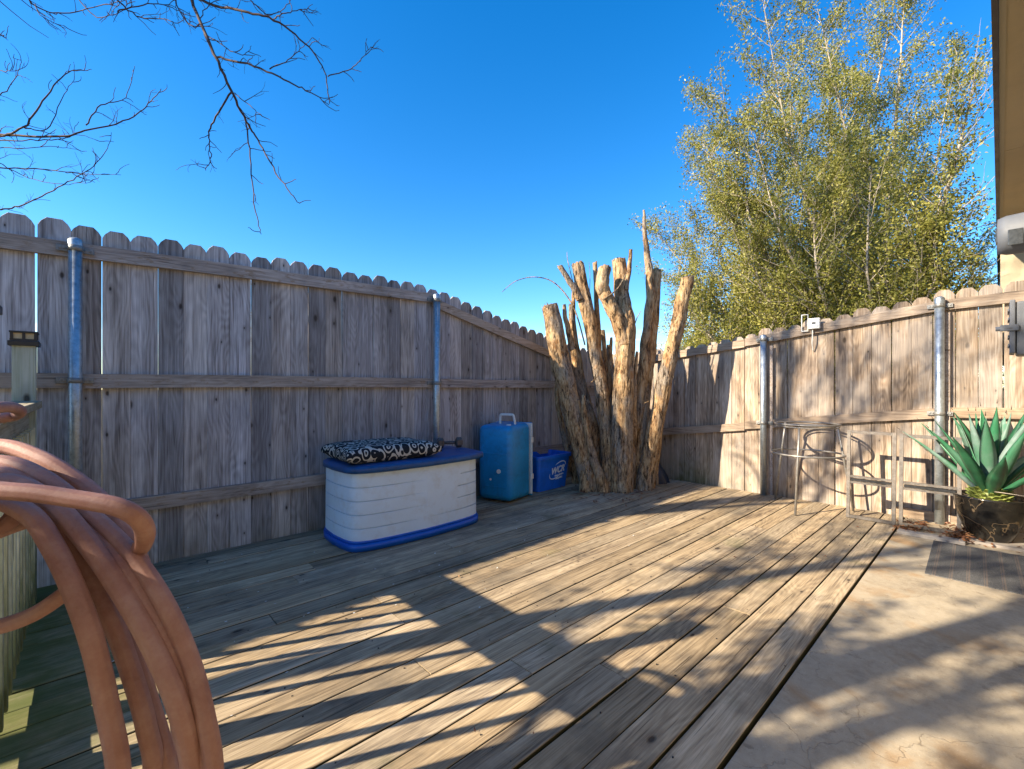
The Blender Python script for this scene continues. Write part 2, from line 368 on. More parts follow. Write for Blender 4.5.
def mk_patio():
    m = NT('stained_concrete'); v = m.coord((1,1,1))
    n1 = m.noise(v, 1.6, 6, .65); n2 = m.noise(v, 30, 5, .7)
    base = m.ramp(m.math('ADD', m.math('MULTIPLY', n1, .7), m.math('MULTIPLY', n2, .3)), [(.35, (.25,.20,.14)), (.5, (.40,.335,.24)), (.68, (.50,.43,.32))])
    o = m.rng(m.noise(m.coord((1,1,1)), 2.7, 4, .6, .5), .56, .70); base = m.mix(m.math('MULTIPLY', o, .6), base, (.34,.19,.07))
    d = m.rng(m.noise(m.coord((1,1,1)), 7, 6, .75), .60, .66); base = m.mix(m.math('MULTIPLY', d, .45), base, (.12,.09,.06))
    grit = m.rng(m.noise(v, 190, 3, .8), .60, .70); base = m.mix(m.math('MULTIPLY', grit, .45), base, (.10,.08,.06))
    pale = m.rng(m.noise(v, 90, 3, .8), .62, .70); base = m.mix(m.math('MULTIPLY', pale, .35), base, (.62,.55,.45))
    wv = m.n('VectorMath', operation='MULTIPLY_ADD'); nn = m.n('TexNoise'); nn.inputs['Scale'].default_value = 3.5; nn.inputs['Detail'].default_value = 6; m.l(v, nn.inputs['Vector'])
    m.l(nn.outputs['Color'], wv.inputs[0]); wv.inputs[1].default_value = (.5,.5,.5); m.l(v, wv.inputs[2])
    vc = m.n('TexVoronoi', feature='DISTANCE_TO_EDGE', voronoi_dimensions='2D'); vc.inputs['Scale'].default_value = .75; m.l(wv.outputs[0], vc.inputs['Vector'])
    crk = m.rng(vc.outputs['Distance'], .0, .0025, 1, 0); base = m.mix(m.math('MULTIPLY', crk, .32), base, (.05,.035,.025))
    m.col(base); m.bump(m.math('SUBTRACT', m.math('ADD', n2, m.math('MULTIPLY', m.noise(v, 140, 3, .7), .6)), crk), .45, .004)
    return m.set(Roughness=.75, Specular_IOR_Level=.3)
M['patio'] = mk_patio()
def mk_ground():
    m = NT('winter_lawn'); v = m.coord((1,1,1))
    base = m.ramp(m.noise(v, 3, 8, .7), [(.3, (.05,.045,.02)), (.55, (.12,.10,.05)), (.75, (.18,.15,.09))]); m.col(base)
    m.bump(m.noise(v, 40, 4, .7), .6, .03); return m.set(Roughness=.95, Specular_IOR_Level=.1)
M['ground'] = mk_ground()
def mk_mat():
    m = NT('ribbed_rubber_mat'); v = m.coord((1,1,1)); p = m.n('SeparateXYZ'); m.l(v, p.inputs[0])
    # grey bands with thin pale ribs, running along X
    s = m.math('FRACT', m.math('DIVIDE', m.math('ADD', p.outputs['Y'], 2.0), .078))
    rib = m.math('LESS_THAN', s, .10); rib2 = m.math('MULTIPLY', m.math('GREATER_THAN', s, .16), m.math('LESS_THAN', s, .22)); rr = m.math('MAXIMUM', rib, rib2)
    sp = m.rng(m.noise(v, 220, 3, .8), .42, .62)
    base = m.mix(sp, (.045,.045,.045), (.15,.15,.15)); base = m.mix(rr, base, (.15,.12,.10))
    m.col(base); m.bump(m.math('ADD', sp, m.math('MULTIPLY', rr, 2)), .5, .002); return m.set(Roughness=.85)
M['mat'] = mk_mat()
def mk_cushion():
    m = NT('swirl_print_fabric'); base = None
    def rings(scale, off):
        mp = m.n('Mapping'); mp.inputs['Scale'].default_value = (1, 1, .8); mp.inputs['Location'].default_value = (off, off*.7, 0)
        t = m.n('TexCoord'); m.l(t.outputs['Object'], mp.inputs[0])
        nn = m.n('TexNoise'); nn.inputs['Scale'].default_value = 5; m.l(mp.outputs[0], nn.inputs['Vector'])
        ad = m.n('VectorMath', operation='MULTIPLY_ADD'); m.l(nn.outputs['Color'], ad.inputs[0]); ad.inputs[1].default_value = (.07,.07,.07); m.l(mp.outputs[0], ad.inputs[2])
        vo = m.n('TexVoronoi'); vo.inputs['Scale'].default_value = scale; vo.inputs['Randomness'].default_value = .8; m.l(ad.outputs[0], vo.inputs['Vector'])
        d = vo.outputs['Distance']
        w = m.math('ABSOLUTE', m.math('SUBTRACT', m.math('FRACT', m.math('MULTIPLY', d, 3.0)), .5))
        return m.math('MULTIPLY', m.rng(w, .15, .19, 1, 0), m.math('GREATER_THAN', d, .10))
    k = rings(13.0, 0)
    base = m.mix(k, (.014,.018,.026), (.50,.49,.44))
    m.col(base); m.bump(m.noise(m.coord((1,1,1)), 500, 2, .5), .3, .001); return m.set(Roughness=.85, Specular_IOR_Level=.2)
M['cushion'] = mk_cushion()
def mk_glass():
    m = NT('meter_glass'); m.col((.75,.78,.8)); return m.set(Roughness=.08, Transmission_Weight=.75, IOR=1.45)
M['glass'] = mk_glass()

# ------------------------------------------------------------------ structure: ground, patio, deck
b = MB(); b.add([(-300,-300,-.16),(300,-300,-.16),(300,300,-.16),(-300,300,-.16)], [(0,1,2,3)])
tag(b.build('ground', M['ground']), kind='structure')
b = MB()
b.box(1.47, 5.62, -1.4, .598, -.2, -.009, rcol(), bev=.005); b.box(-1.2, 1.464, -1.4, .598, -.2, -.010, rcol(), bev=.005)
tag(b.build('patio', M['patio']), kind='structure')
b = MB(); b.box(5.0, 5.62, -1.38, .26, -.012, .012, rcol(), bev=.006)
tag(b.build('concrete_pad', simple('pale_concrete', (.32,.28,.24), .8, .15, 6, bump=.4)), kind='structure')

PITCH, BW = .1452, .1375
def board_profile(w, t, r=.003):
    return [(0, -t), (w, -t), (w, -r), (w-r*.35, -r*.35), (w-r, 0), (r, 0), (r*.35, -r*.35), (0, -r)]
b = MB(); y = .608; k = 0
joints = {0: [1.02], 2: [2.55], 3: [1.62], 5: [1.36, 4.2], 7: [1.05], 8: [3.6], 10: [1.18], 12: [1.2, 3.9], 13: [.7], 15: [2.0], 17: [1.1, 3.4], 19: [2.6], 21: [.6], 22: [1.5, 4.1], 4: [3.1], 1: [3.75], 16: [.95]}
while y < 3.90:
    w = BW if y+BW < 3.925 else 3.925-y
    ends = [-.34] + joints.get(k, []) + [5.555]
    for j in range(len(ends)-1):
        x0 = ends[j]+(.0022 if j else 0); x1 = ends[j+1]-(.0022 if j < len(ends)-2 else 0)
        if j == len(ends)-2: x1 += rng.uniform(-.015, .01)
        prof = board_profile(w, .036); ns = max(2, int((x1-x0)/.35)); dz = rng.uniform(-.0018, .0018); ph = rng.uniform(0, 9); vs = []
        for i in range(ns+1):
            x = x0+(x1-x0)*i/ns; wy = .0014*math.sin(x*1.3+ph)
            for (py, pz) in prof: vs.append((x, y+py+wy, pz+dz+.0015*math.sin(x*.9+ph*2)+(py/w-.5)*.002*math.sin(ph)))
        n = len(prof); fs = [tuple(range(n-1, -1, -1)), tuple(ns*n+i for i in range(n))]
        for i in range(ns):
            for q in range(n): fs.append((i*n+q, i*n+(q+1) % n, (i+1)*n+(q+1) % n, (i+1)*n+q))
        cc = rcol(); fs = [f[::-1] for f in fs]
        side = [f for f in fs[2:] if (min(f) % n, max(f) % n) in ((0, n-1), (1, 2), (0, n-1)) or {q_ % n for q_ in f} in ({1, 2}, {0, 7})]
        b.add(vs, [f for f in fs if f not in side], cc); base_i = len(b.v)-len(vs)
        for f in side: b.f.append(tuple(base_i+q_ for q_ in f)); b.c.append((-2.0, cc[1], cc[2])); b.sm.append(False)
    y += PITCH; k += 1
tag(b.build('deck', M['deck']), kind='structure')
b = MB()
for i in range(15):
    x = -.25+i*.405; b.box(x, x+.038, .61, 3.92, -.155, -.041, rcol())
b.box(-.36, -.345, .61, 3.92, -.158, -.002, rcol())
tag(b.build('deck_framing', simple('joist_wood', (.05,.04,.03), .9, .3, 8)), kind='structure')
# screw heads
b = MB()
for i in range(15):
    for k in range(22):
        for e in (.028, .11):
            if rng.random() < .45:
                x = -.231+i*.405+rng.uniform(-.008, .008); yy = .608+k*PITCH+e+rng.uniform(-.006, .006)
                b.prism([(x+.003*math.cos(a*1.047), yy+.003*math.sin(a*1.047)) for a in range(6)], -.002, .0026, (.5,.5,.5))
tag(b.build('deck_screws', simple('screw_heads', (.07,.06,.055), .5, .3, 50, metal=.6)), kind='structure')

# ------------------------------------------------------------------ fences
def pipe_post(parent, x, y, ztop, zs, axis, r=.032, z0=-.12):
    p = MB(); p.tube([(x,y,z0), (x,y,ztop-.012)], r, 18)
    o = p.build('post', M['galv'], parent)
    c = MB(); c.lathe([(r+.003, -.05), (r+.0035, -.004), (r*.85, .008), (r*.45, .015), (.0005, .017)], 18, (x,y,ztop)); c.build('post_cap', M['galv'], o)
    for z in zs:
        q = MB()
        q.lathe([(r+.002, -.017), (r+.0045, -.016), (r+.0045, .016), (r+.002, .017)], 18, (x,y,z))
        if axis == 'x':
            q.box(x-.085, x+.085, y+r-.004, y+r+.006, z-.018, z+.018, bev=.002)
            for s in (-.068, -.048, .048, .068): q.box(x+s-.006, x+s+.006, y+r-.010, y+r-.003, z-.006, z+.006, bev=.002)
        else:
            q.box(x+r-.004, x+r+.006, y-.085, y+.085, z-.018, z+.018, bev=.002)
            for s in (-.068, -.048, .048, .068): q.box(x+r-.010, x+r-.003, y+s-.006, y+s+.006, z-.006, z+.006, bev=.002)
        q.build('bracket', M['bracket'], o)
def picket(mb, a, w, h, z0, t, where, depth, tilt=0.0, ear=.038):
    """dog-eared board: a along the fence, depth away from the yard"""
    pts = [(0,z0),(w,z0),(w,h-.052),(w-.013,h-.026),(w-ear,h),(ear,h),(.013,h-.026),(0,h-.052)]
    n = len(pts); vs = []; e = .0028
    lean = rng.uniform(-.004, .004); cup = rng.uniform(-.003, .003); push = rng.uniform(0, .003)
    for (d, ins) in ((0, e), (e*.9, 0), (t, 0)):
        for (pa, pz) in pts:
            pa2 = min(max(pa, ins), w-ins); pz2 = pz-ins if pz > z0+.1 else pz
            aa = a+pa2+lean*(pz2/2); dd = depth+d+push+cup*(1 if pa > w/2 else -1)
            vs.append((aa, dd, pz2) if where == 'x' else (dd, aa, pz2))
    fs = [tuple(range(n-1,-1,-1)), tuple(range(2*n, 3*n))]+[(k*n+i, k*n+(i+1) % n, (k+1)*n+(i+1) % n, (k+1)*n+i) for k in range(2) for i in range(n)]
    if where == 'x': fs = [f[::-1] for f in fs]
    mb.add(vs, fs, rcol())
FL = 3.93     # left fence face
left = empty('wooden_fence', (0, 0, 0)); tag(left, 'tall grey shaded picket fence along the left and back of the deck', 'fence')
def top_left(x):
    if x < 2.55: return 2.225
    if x < 4.95: return 2.205-(x-2.55)*.20
    return 1.73
b = MB(); x = -3.3
while x < 5.56:
    w = .142+rng.uniform(-.004, .004)
    big = rng.random() < .28
    picket(b, x, min(w, 5.62-x), top_left(x+.07)+rng.uniform(-.014, .014), -.14, .016, 'x', FL, 0)
    x += w + (rng.uniform(.003, .005) if x < -.2 else rng.uniform(.0022, .0032) if (big and x < 1.3) else .003 if (big and rng.random() < .3) else .0012)
b.build('pickets', M['fence_shade'], left)
def rail_x(pts, hh=.045):
    q = MB(); (x0, z0), (x1, z1) = pts
    n = max(2, int((x1-x0)/.5)); vs = []
    for i in range(n+1):
        t = i/n; x = x0+(x1-x0)*t; z = z0+(z1-z0)*t+.004*math.sin(x*1.7)
        vs += [(x, FL-.040, z-hh), (x, FL-.002, z-hh), (x, FL-.002, z+hh), (x, FL-.040, z+hh)]
    fs = [(0,1,2,3), (n*4+3, n*4+2, n*4+1, n*4)]
    for i in range(n):
        for k in range(4): fs.append((i*4+k, (i+1)*4+k, (i+1)*4+(k+1) % 4, i*4+(k+1) % 4))
    q.add(vs, fs, rcol()); q.build('rail', M['rail_shade'], left)
rail_x([(-3.3, 2.02), (-.075, 2.045)]); rail_x([(-.07, 2.047), (2.55, 2.10)]); rail_x([(2.555, 2.06), (4.80, 1.49)])
rail_x([(-3.3, 1.235), (-.075, 1.24)]); rail_x([(-.07, 1.237), (2.63, 1.245)]); rail_x([(2.635, 1.245), (5.55, 1.22)])
rail_x([(-3.3, .42), (-.075, .42)]); rail_x([(-.07, .415), (2.63, .42)]); rail_x([(2.635, .42), (5.55, .40)])
pipe_post(left, -.055, FL-.085, 2.095, (2.045, 1.24, .415), 'x'); pipe_post(left, 2.555, FL-.085, 2.12, (2.07, 1.24, .415), 'x', r=.034)
pipe_post(left, -2.7, FL-.085, 2.1, (2.02, 1.24, .415), 'x')
FR = 5.60
right = empty('wooden_fence', (0, 0, 0)); tag(right, 'sunlit tan picket fence with dappled shadows on the right of the deck', 'fence')
def top_right(y): return min(2.07, 1.69+(3.0-min(y, 3.0))*.140) if y > -1 else 2.1
b = MB(); y = 3.92
while y > -1.6:
    w = .142+rng.uniform(-.005, .005); h = top_right(y)+rng.uniform(-.02, .022)
    picket(b, y-w, w, h, -.14, .016, 'y', FR, 0)
    y -= w + (rng.uniform(.005, .009) if rng.random() < .4 else rng.uniform(.002, .004))
b.build('pickets', M['fence_sun'], right)
def rail_y(y0, z0, y1, z1, hh=.045, mat='rail_sun'):
    q = MB(); n = 6; vs = []
    for i in range(n+1):
        t = i/n; y = y0+(y1-y0)*t; z = z0+(z1-z0)*t+.004*math.sin(y*2.1)
        vs += [(FR-.040, y, z-hh), (FR-.002, y, z-hh), (FR-.002, y, z+hh), (FR-.040, y, z+hh)]
    fs = [(0,1,2,3), (n*4+3, n*4+2, n*4+1, n*4)]
    for i in range(n):
        for k in range(4): fs.append((i*4+k, (i+1)*4+k, (i+1)*4+(k+1) % 4, i*4+(k+1) % 4))
    q.add(vs, fs, rcol()); q.build('rail', M[mat], right)
rail_y(3.88, 1.51, 2.02, 1.71); rail_y(2.015, 1.72, .36, 1.925); rail_y(.355, 1.925, -1.6, 2.0)
rail_y(3.88, .50, 2.02, .745); rail_y(2.015, .76, .36, .965); rail_y(.355, .97, -1.6, 1.03)
rail_y(.70, .02, .36, .02, .05); rail_y(.355, .02, -1.6, .02, .05)
pipe_post(right, FR-.09, 1.80, 1.77, (1.73, .80), 'y'); pipe_post(right, FR-.09, .365, 1.985, (1.92, .965), 'y', r=.034)
pipe_post(right, FR-.09, 3.72, 1.62, (1.50,), 'y')
for (a, c, t) in ((.30, .335, 1.86), (1.72, 1.75, 1.66)):
    q = MB(); q.box(FR-.0465, FR-.0415, a, c, 0, t, rcol()); q.build('backing_strip', M['rail_shade'], right)

# ------------------------------------------------------------------ deck railing at the left
RX = -.255
rail = empty('deck_railing', (RX, 2, 0)); tag(rail, 'mossy pale green wooden deck railing with square balusters at the left edge', 'railing')
P = (-RX, -2, 0)
def rp(mb, name, mat, parent=rail):
    o = mb.build(name, mat, parent)
    if parent is rail: o.location = P
    return o
def cap_post(yc):
    q = MB(); q.box(RX-.045, RX+.045, yc-.045, yc+.045, -.1, 1.44, rcol(), bev=.003); o = rp(q, 'post', M['rail_green'])
    c = MB(); c.box(RX-.06, RX+.06, yc-.06, yc+.06, 1.425, 1.452, bev=.004)
    c.prism([(RX+sx*.052, yc+sy*.052) for sx, sy in ((-1,-1),(1,-1),(1,1),(-1,1))], 1.452, 1.463)
    for sx, sy in ((-1,-1),(1,-1),(1,1),(-1,1),(0,-1),(0,1),(-1,0),(1,0)): c.box(RX+sx*.045-.006, RX+sx*.045+.006, yc+sy*.045-.006, yc+sy*.045+.006, 1.46, 1.497)
    c.box(RX-.055, RX+.055, yc-.055, yc+.055, 1.495, 1.505, bev=.003)
    cap = c.build('lantern_cap', M['black_pl'], o)
    g = MB(); g.box(RX-.041, RX+.041, yc-.041, yc+.041, 1.4625, 1.4945); g.build('lens', M['amber'], cap)
for yc in (3.68, 2.08, .42): cap_post(yc)
for (a, c) in ((3.635, 2.125), (2.035, .465), (.375, -.9)):
    q = MB(); q.box(RX-.07, RX+.07, c, a, 1.085, 1.123, rcol(), bev=.004); rp(q, 'cap_board', M['cap_green'])
    q = MB(); q.box(RX-.019, RX+.019, c, a, .945, 1.083, rcol()); rp(q, 'top_rail', M['cap_green'])
    q = MB(); q.box(RX-.019, RX+.019, c, a, .07, .15, rcol()); rp(q, 'bottom_rail', M['cap_green'])
yy = 3.55
while yy > -.8:
    if all(abs(yy-c) > .08 for c in (3.68, 2.08, .42)):
        q = MB(); q.box(RX+.0195, RX+.048, yy-.0145, yy+.0145, .05, .98, rcol(), bev=.002); rp(q, 'baluster', M['rail_green'])
    yy -= .127

# ------------------------------------------------------------------ house on the right (eave overhead)
house = empty('house', (5, -.6, 0)); tag(house, 'tan house eave with brown fascia at the top right corner', 'house')
def hp(mb, name, mat): o = mb.build(name, mat, house); o.location = (-5, .6, 0); return o
EV, EZ = .014, 2.60
q = MB(); q.box(-3.0, 3.98, -.33, EV-.012, EZ, EZ+.012, rcol()); q.box(3.984, 9.2, -.33, EV-.012, EZ, EZ+.012, rcol()); hp(q, 'soffit', M['soffit'])
q = MB(); q.box(-3.0, 9.22, EV-.010, EV+.008, EZ-.035, EZ+.15, rcol()); hp(q, 'fascia', M['fascia'])
q = MB(); q.box(-3.0, 9.2, EV-.030, EV-.0115, EZ-.012, EZ-.001, rcol()); hp(q, 'trim_board', M['siding'])
q = MB(); q.box(-3.0, 9.0, -.36, -.335, -.16, EZ-.001, rcol())
for i in range(14): q.box(-3.0, 9.0, -.337, -.325, .0+i*.185, .0+i*.185+.178, rcol())
hp(q, 'wall', M['siding'])
q = MB(); q.box(6.2, 9.0, -.334, EV-.016, 1.5, EZ-.002, rcol()); hp(q, 'gable_return', M['siding'])
q = MB(); q.add([(-3.1,EV+.008,EZ+.151),(9.3,EV+.008,EZ+.151),(9.3,-4.5,EZ+1.9),(-3.1,-4.5,EZ+1.9),(-3.1,EV+.008,EZ+.18),(9.3,EV+.008,EZ+.18),(9.3,-4.5,EZ+1.93),(-3.1,-4.5,EZ+1.93)], [(0,3,2,1),(4,5,6,7),(0,1,5,4),(1,2,6,5),(2,3,7,6),(3,0,4,7)], rcol()); hp(q, 'roof', M['roof'])
# meter
MXU = 3.95
meter = empty('electric_meter', (MXU, -.315, 2.09)); tag(meter, 'grey electric meter with small glass window under the tan eave', 'meter')
q = MB(); q.box(-.15, .15, -.025, .13, -.26, .22, bev=.012); q.build('socket_box', M['meterbox'], meter)
q = MB(); 
def yl(prof, seg, mb, cz=0.0, cx=0.0):
    vs = []; fs = []
    for (r, y) in prof:
        for k in range(seg): a = 2*math.pi*k/seg; vs.append((cx+r*math.cos(a), y, cz+r*math.sin(a)))
    for i in range(len(prof)-1):
        for k in range(seg): fs.append((i*seg+k, (i+1)*seg+k, (i+1)*seg+(k+1) % seg, i*seg+(k+1) % seg))
    mb.add(vs, fs, (.5,.5,.5), True)
yl([(.001,.13),(.115,.13),(.118,.16),(.112,.29),(.100,.325),(.0005,.332)], 32, q); q.build('meter_body', M['meterbox'], meter)
q = MB(); q.box(-.119, -.108, .225, .285, -.085, .005, bev=.004)
q.box(-.085, -.035, .318, .3335, -.05, .03, bev=.003); q.build('window', simple('dark_meter_window', (.05,.055,.06), .15, .3, 60), meter)
q = MB(); q.tube([(0, .04, .22), (0, .04, .545)], .022, 14); q.build('conduit', M['gaspipe'], meter)
q = MB(); q.tube([(0, .04, -.26), (0, .04, -.40)], .022, 14); q.build('conduit', M['gaspipe'], meter)
dbox = empty('disconnect_box', (3.93, -.262, 1.40)); tag(dbox, 'grey metal electrical box with latch below the meter', 'electrical box')
q = MB(); q.box(-.13, .13, -.06, .20, -.02, .28, bev=.012); q.build('housing', M['meterbox'], dbox)
q = MB(); q.box(-.14, .14, .203, .225, -.01, .29, bev=.006)
for i in range(5): q.box(-.1, .1, .226, .232, .03+i*.05, .045+i*.05, bev=.002)
q.build('cover', M['meterbox'], dbox)
q = MB(); q.box(-.152, -.13, .19, .262, .115, .15, bev=.004); q.tube([(-.14,.215,.13), (-.14,.28,.13)], .013, 10); q.build('latch', M['meterbox'], dbox)

# ------------------------------------------------------------------ storage box
def rounded(x0, x1, y0, y1, bow, bowl, r, n=8):
    """plan outline, counter-clockwise; front (y0) bows outwards by bow, short sides by bowl"""
    pts = []
    cx, cy, hw, hd = (x0+x1)/2, (y0+y1)/2, (x1-x0)/2, (y1-y0)/2
    N = 160
    for i in range(N):
        a = 2*math.pi*i/N
        e = 10.0; c, s = math.cos(a), math.sin(a)
        px = math.copysign(abs(c)**(2/e), c); py = math.copysign(abs(s)**(2/e), s)
        X = hw*px; Y = hd*py
        if py < 0: Y -= bow*(1-(px*px))*abs(py)
        X += math.copysign(bowl*(1-py*py)*abs(px), px)
        pts.append((cx+X, cy+Y))
    return pts
BX0, BX1, BY0, BY1 = 1.41, 2.56, 3.17, 3.78
box = empty('storage_box', (1.95, 3.5, 0)); tag(box, 'pale grey plastic deck storage box with navy blue lid and base', 'storage box')
def bp(mb, name, mat, parent=box):
    o = mb.build(name, mat, parent)
    if parent is box: o.location = (-1.95, -3.5, 0)
    return o
q = MB(); q.prism(rounded(BX0-.012, BX1+.012, BY0-.012, BY1, .055, .035, .1), .002, .055, smooth=True)
q.prism(rounded(BX0-.004, BX1+.004, BY0-.004, BY1, .055, .035, .1), .055, .075, smooth=True); bp(q, 'base', M['blue_pl'] if False else simple('royal_blue_plastic', (.004,.105,.52), .4, .12, 14))
# walls: profile rings with grooves
q = MB(); zs = [.075]; grooves = [.165, .265, .365, .465]
for g in grooves: zs += [g-.006, g-.003, g+.001, g+.004]
zs += [.575]
rings = []
base_out = rounded(BX0, BX1, BY0, BY1, .055, .035, .1)
vs = []; fs = []
for z in zs:
    for (px, py) in base_out:
        t = (px-BX0)/(BX1-BX0); zz = z; s = .022*(z/.575)
        cx, cy = 1.95, 3.49; ox = px-(px-cx)*s*.5; oy = py-(py-cy)*s*.4
        for g in grooves:
            if abs(z-(g-.003)) < 1e-6 or abs(z-(g+.001)) < 1e-6:
                # grooves wrap the corners and stop before the middle panel
                lim = .30+.12*((.465-g)/.3)
                if not (py < 3.35 and lim < t < 1-.62*lim): 
                    ox -= (px-cx)*.022; oy -= (py-cy)*.036
        vs.append((ox, oy, zz))
N = len(base_out)
for i in range(len(zs)-1):
    for k in range(N): fs.append((i*N+k, i*N+(k+1) % N, (i+1)*N+(k+1) % N, (i+1)*N+k))
q.add(vs, fs, (.5,.5,.5), False)
# corner seam ribs
wall = bp(q, 'wall', M['grey_pl'])
q = MB(); lid = rounded(BX0-.02, BX1+.065, BY0-.025, BY1, .06, .035, .1)
def scale_pts(pts, s): return [(1.95+(p[0]-1.95)*s, 3.49+(p[1]-3.49)*s) for p in pts]
rows = [(scale_pts(lid, .97), .568), (lid, .572), (lid, .60), (scale_pts(lid, .992), .612), (scale_pts(lid, .95), .622), (scale_pts(lid, .90), .626), (scale_pts(lid, .5), .630)]
vs = []; fs = []
for pts, z in rows: vs += [(p[0], p[1], z) for p in pts]
for i in range(len(rows)-1):
    for k in range(N): fs.append((i*N+k, i*N+(k+1) % N, (i+1)*N+(k+1) % N, (i+1)*N+k))
fs.append(tuple(range((len(rows)-1)*N, len(rows)*N))); fs.append(tuple(range(N-1, -1, -1)))
q.add(vs, fs, (.5,.5,.5), True); q.sm[-1] = False; q.sm[-2] = False; bp(q, 'lid', M['blue_pl'])

# cushion on the box
cu = MB(); NX, NY = 26, 20; W, D, T = .78, .58, .125
def cush(u, v, side):
    ex = 1-abs(u)**7; ey = 1-abs(v)**7
    puff = (ex*ey)**.5
    pin = .025*(1-abs(v)**2)*0+.0
    x = u*W/2*(1-.045*(1-abs(v)**3)*0-.03*v*v*0); y = v*D/2
    x *= 1-.05*(1-abs(v)**2.0)*abs(u)**6; y *= 1-.06*(1-abs(u)**2.0)*abs(v)**6
    z = T/2*(.36+.64*puff)*(1.0+.12*(1-u*u)*(1-v*v)) if side > 0 else -T/2*(.36+.64*puff)
    tuft = 0
    z += .006*noise.noise(Vector((u*3, v*3, side)))
    return (x, y, z+T/2)
vs = []; fs = []
for side in (1, -1):
    for j in range(NY+1):
        for i in range(NX+1): vs.append(cush(-1+2*i/NX, -1+2*j/NY, side))
o1 = (NX+1)*(NY+1)
for j in range(NY):
    for i in range(NX):
        a = j*(NX+1)+i; fs.append((a, a+1, a+NX+2, a+NX+1)); fs.append((o1+a, o1+a+NX+1, o1+a+NX+2, o1+a+1))
edge = [i for i in range(NX+1)]+[j*(NX+1)+NX for j in range(1, NY+1)]+[NY*(NX+1)+i for i in range(NX-1, -1, -1)]+[j*(NX+1) for j in range(NY-1, 0, -1)]
for i in range(len(edge)): a, c = edge[i], edge[(i+1) % len(edge)]; fs.append((c, a, o1+a, o1+c))
cu.add(vs, fs, (.5,.5,.5), True)
co = cu.build('cushion', M['cushion']); co.location = (1.76, 3.45, .629); co.rotation_euler = (0, 0, R(-3))
tag(co, 'black and white swirl patterned seat cushion on the blue lid', 'cushion')
# dumbbell
db = empty('dumbbell', (2.47, 3.50, .672), R(-25)); tag(db, 'small rusty hexagonal dumbbell on the blue lid beside the cushion', 'dumbbell')
for s in (-1, 1):
    q = MB(); hx = [(.048*math.cos(R(60*k+30)), .048*math.sin(R(60*k+30))) for k in range(6)]; h2 = [(p[0]*.72, p[1]*.72) for p in hx]
    vs = [(s*.055, p[0], p[1]+.010) for p in h2]+[(s*.065, p[0], p[1]+.010) for p in hx]+[(s*.105, p[0], p[1]+.010) for p in hx]+[(s*.118, p[0], p[1]+.010) for p in h2]
    fs = [tuple(range(6)), tuple(range(23, 17, -1))]+[(i*6+k, (i+1)*6+k, (i+1)*6+(k+1) % 6, i*6+(k+1) % 6) for i in range(3) for k in range(6)]
    q.add(vs, fs); q.build('head', M['iron'], db)
q = MB(); q.tube([(-.06,0,.010), (-.03,0,.010), (0,0,.010), (.03,0,.010), (.06,0,.010)], [.013,.015,.017,.015,.013], 12); q.build('handle', M['iron'], db)

# ------------------------------------------------------------------ upright cooler
cl = empty('cooler', (3.15, 3.37, 0), math.atan2(.16, .48)); tag(cl, 'teal blue plastic cooler standing on end with a white handle on top', 'cooler')
def rbox(mb, x0, x1, y0, y1, z0, z1, r, taper=0.0):
    bm = bmesh.new(); bmesh.ops.create_cube(bm, size=1)
    for v in bm.verts:
        v.co = Vector(((x0+x1)/2+v.co.x*(x1-x0), (y0+y1)/2+v.co.y*(y1-y0), (z0+z1)/2+v.co.z*(z1-z0)))
        if taper and v.co.x < (x0+x1)/2: v.co.y += (1 if v.co.y < (y0+y1)/2 else -1)*taper; v.co.z += (1 if v.co.z < (z0+z1)/2 else -1)*taper
    bmesh.ops.bevel(bm, geom=bm.edges[:], offset=r, segments=5, affect='EDGES', profile=.5)
    bm.verts.index_update(); mb.add([v.co.copy() for v in bm.verts], [[v.index for v in f.verts] for f in bm.faces], (.5,.5,.5), True); bm.free()
q = MB(); rbox(q, 0, .43, 0, .44, .004, .815, .065, .018); q.build('body', M['teal'], cl)
q = MB(); rbox(q, .436, .475, -.004, .444, .004, .81, .018); q.build('lid', M['teal'], cl)
q = MB(); q.box(.424, .442, -.010, .450, .03, .805, bev=.004)
for z in (.22, .62): q.box(.405, .462, -.014, -.002, z-.028, z+.028, bev=.004)
q.build('seal_strip', M['white_pl'], cl)
q = MB(); q.tube(smooth_path([(.20,.08,.795),(.20,.08,.82),(.19,.09,.895),(.19,.12,.905),(.19,.22,.905),(.19,.25,.895),(.20,.26,.82),(.20,.26,.775)], 4), .013, 12); q.build('handle', M['white_pl'], cl)
for (pp_, r_) in (([(.10,.10,.79),(.10,.10,.81)], .024), ([(.004,.16,.33),(-.010,.16,.33)], .022), ([(.012,.26,.24),(-.002,.26,.24)], .012)):
    q = MB(); q.tube(pp_, r_, 16); q.build('plug', M['white_pl'], cl)
for z in (.50, .16):
    q = MB(); q.box(-.004, .02, .07, .36, z, z+.012, bev=.003); q.build('moulding', M['teal'], cl)

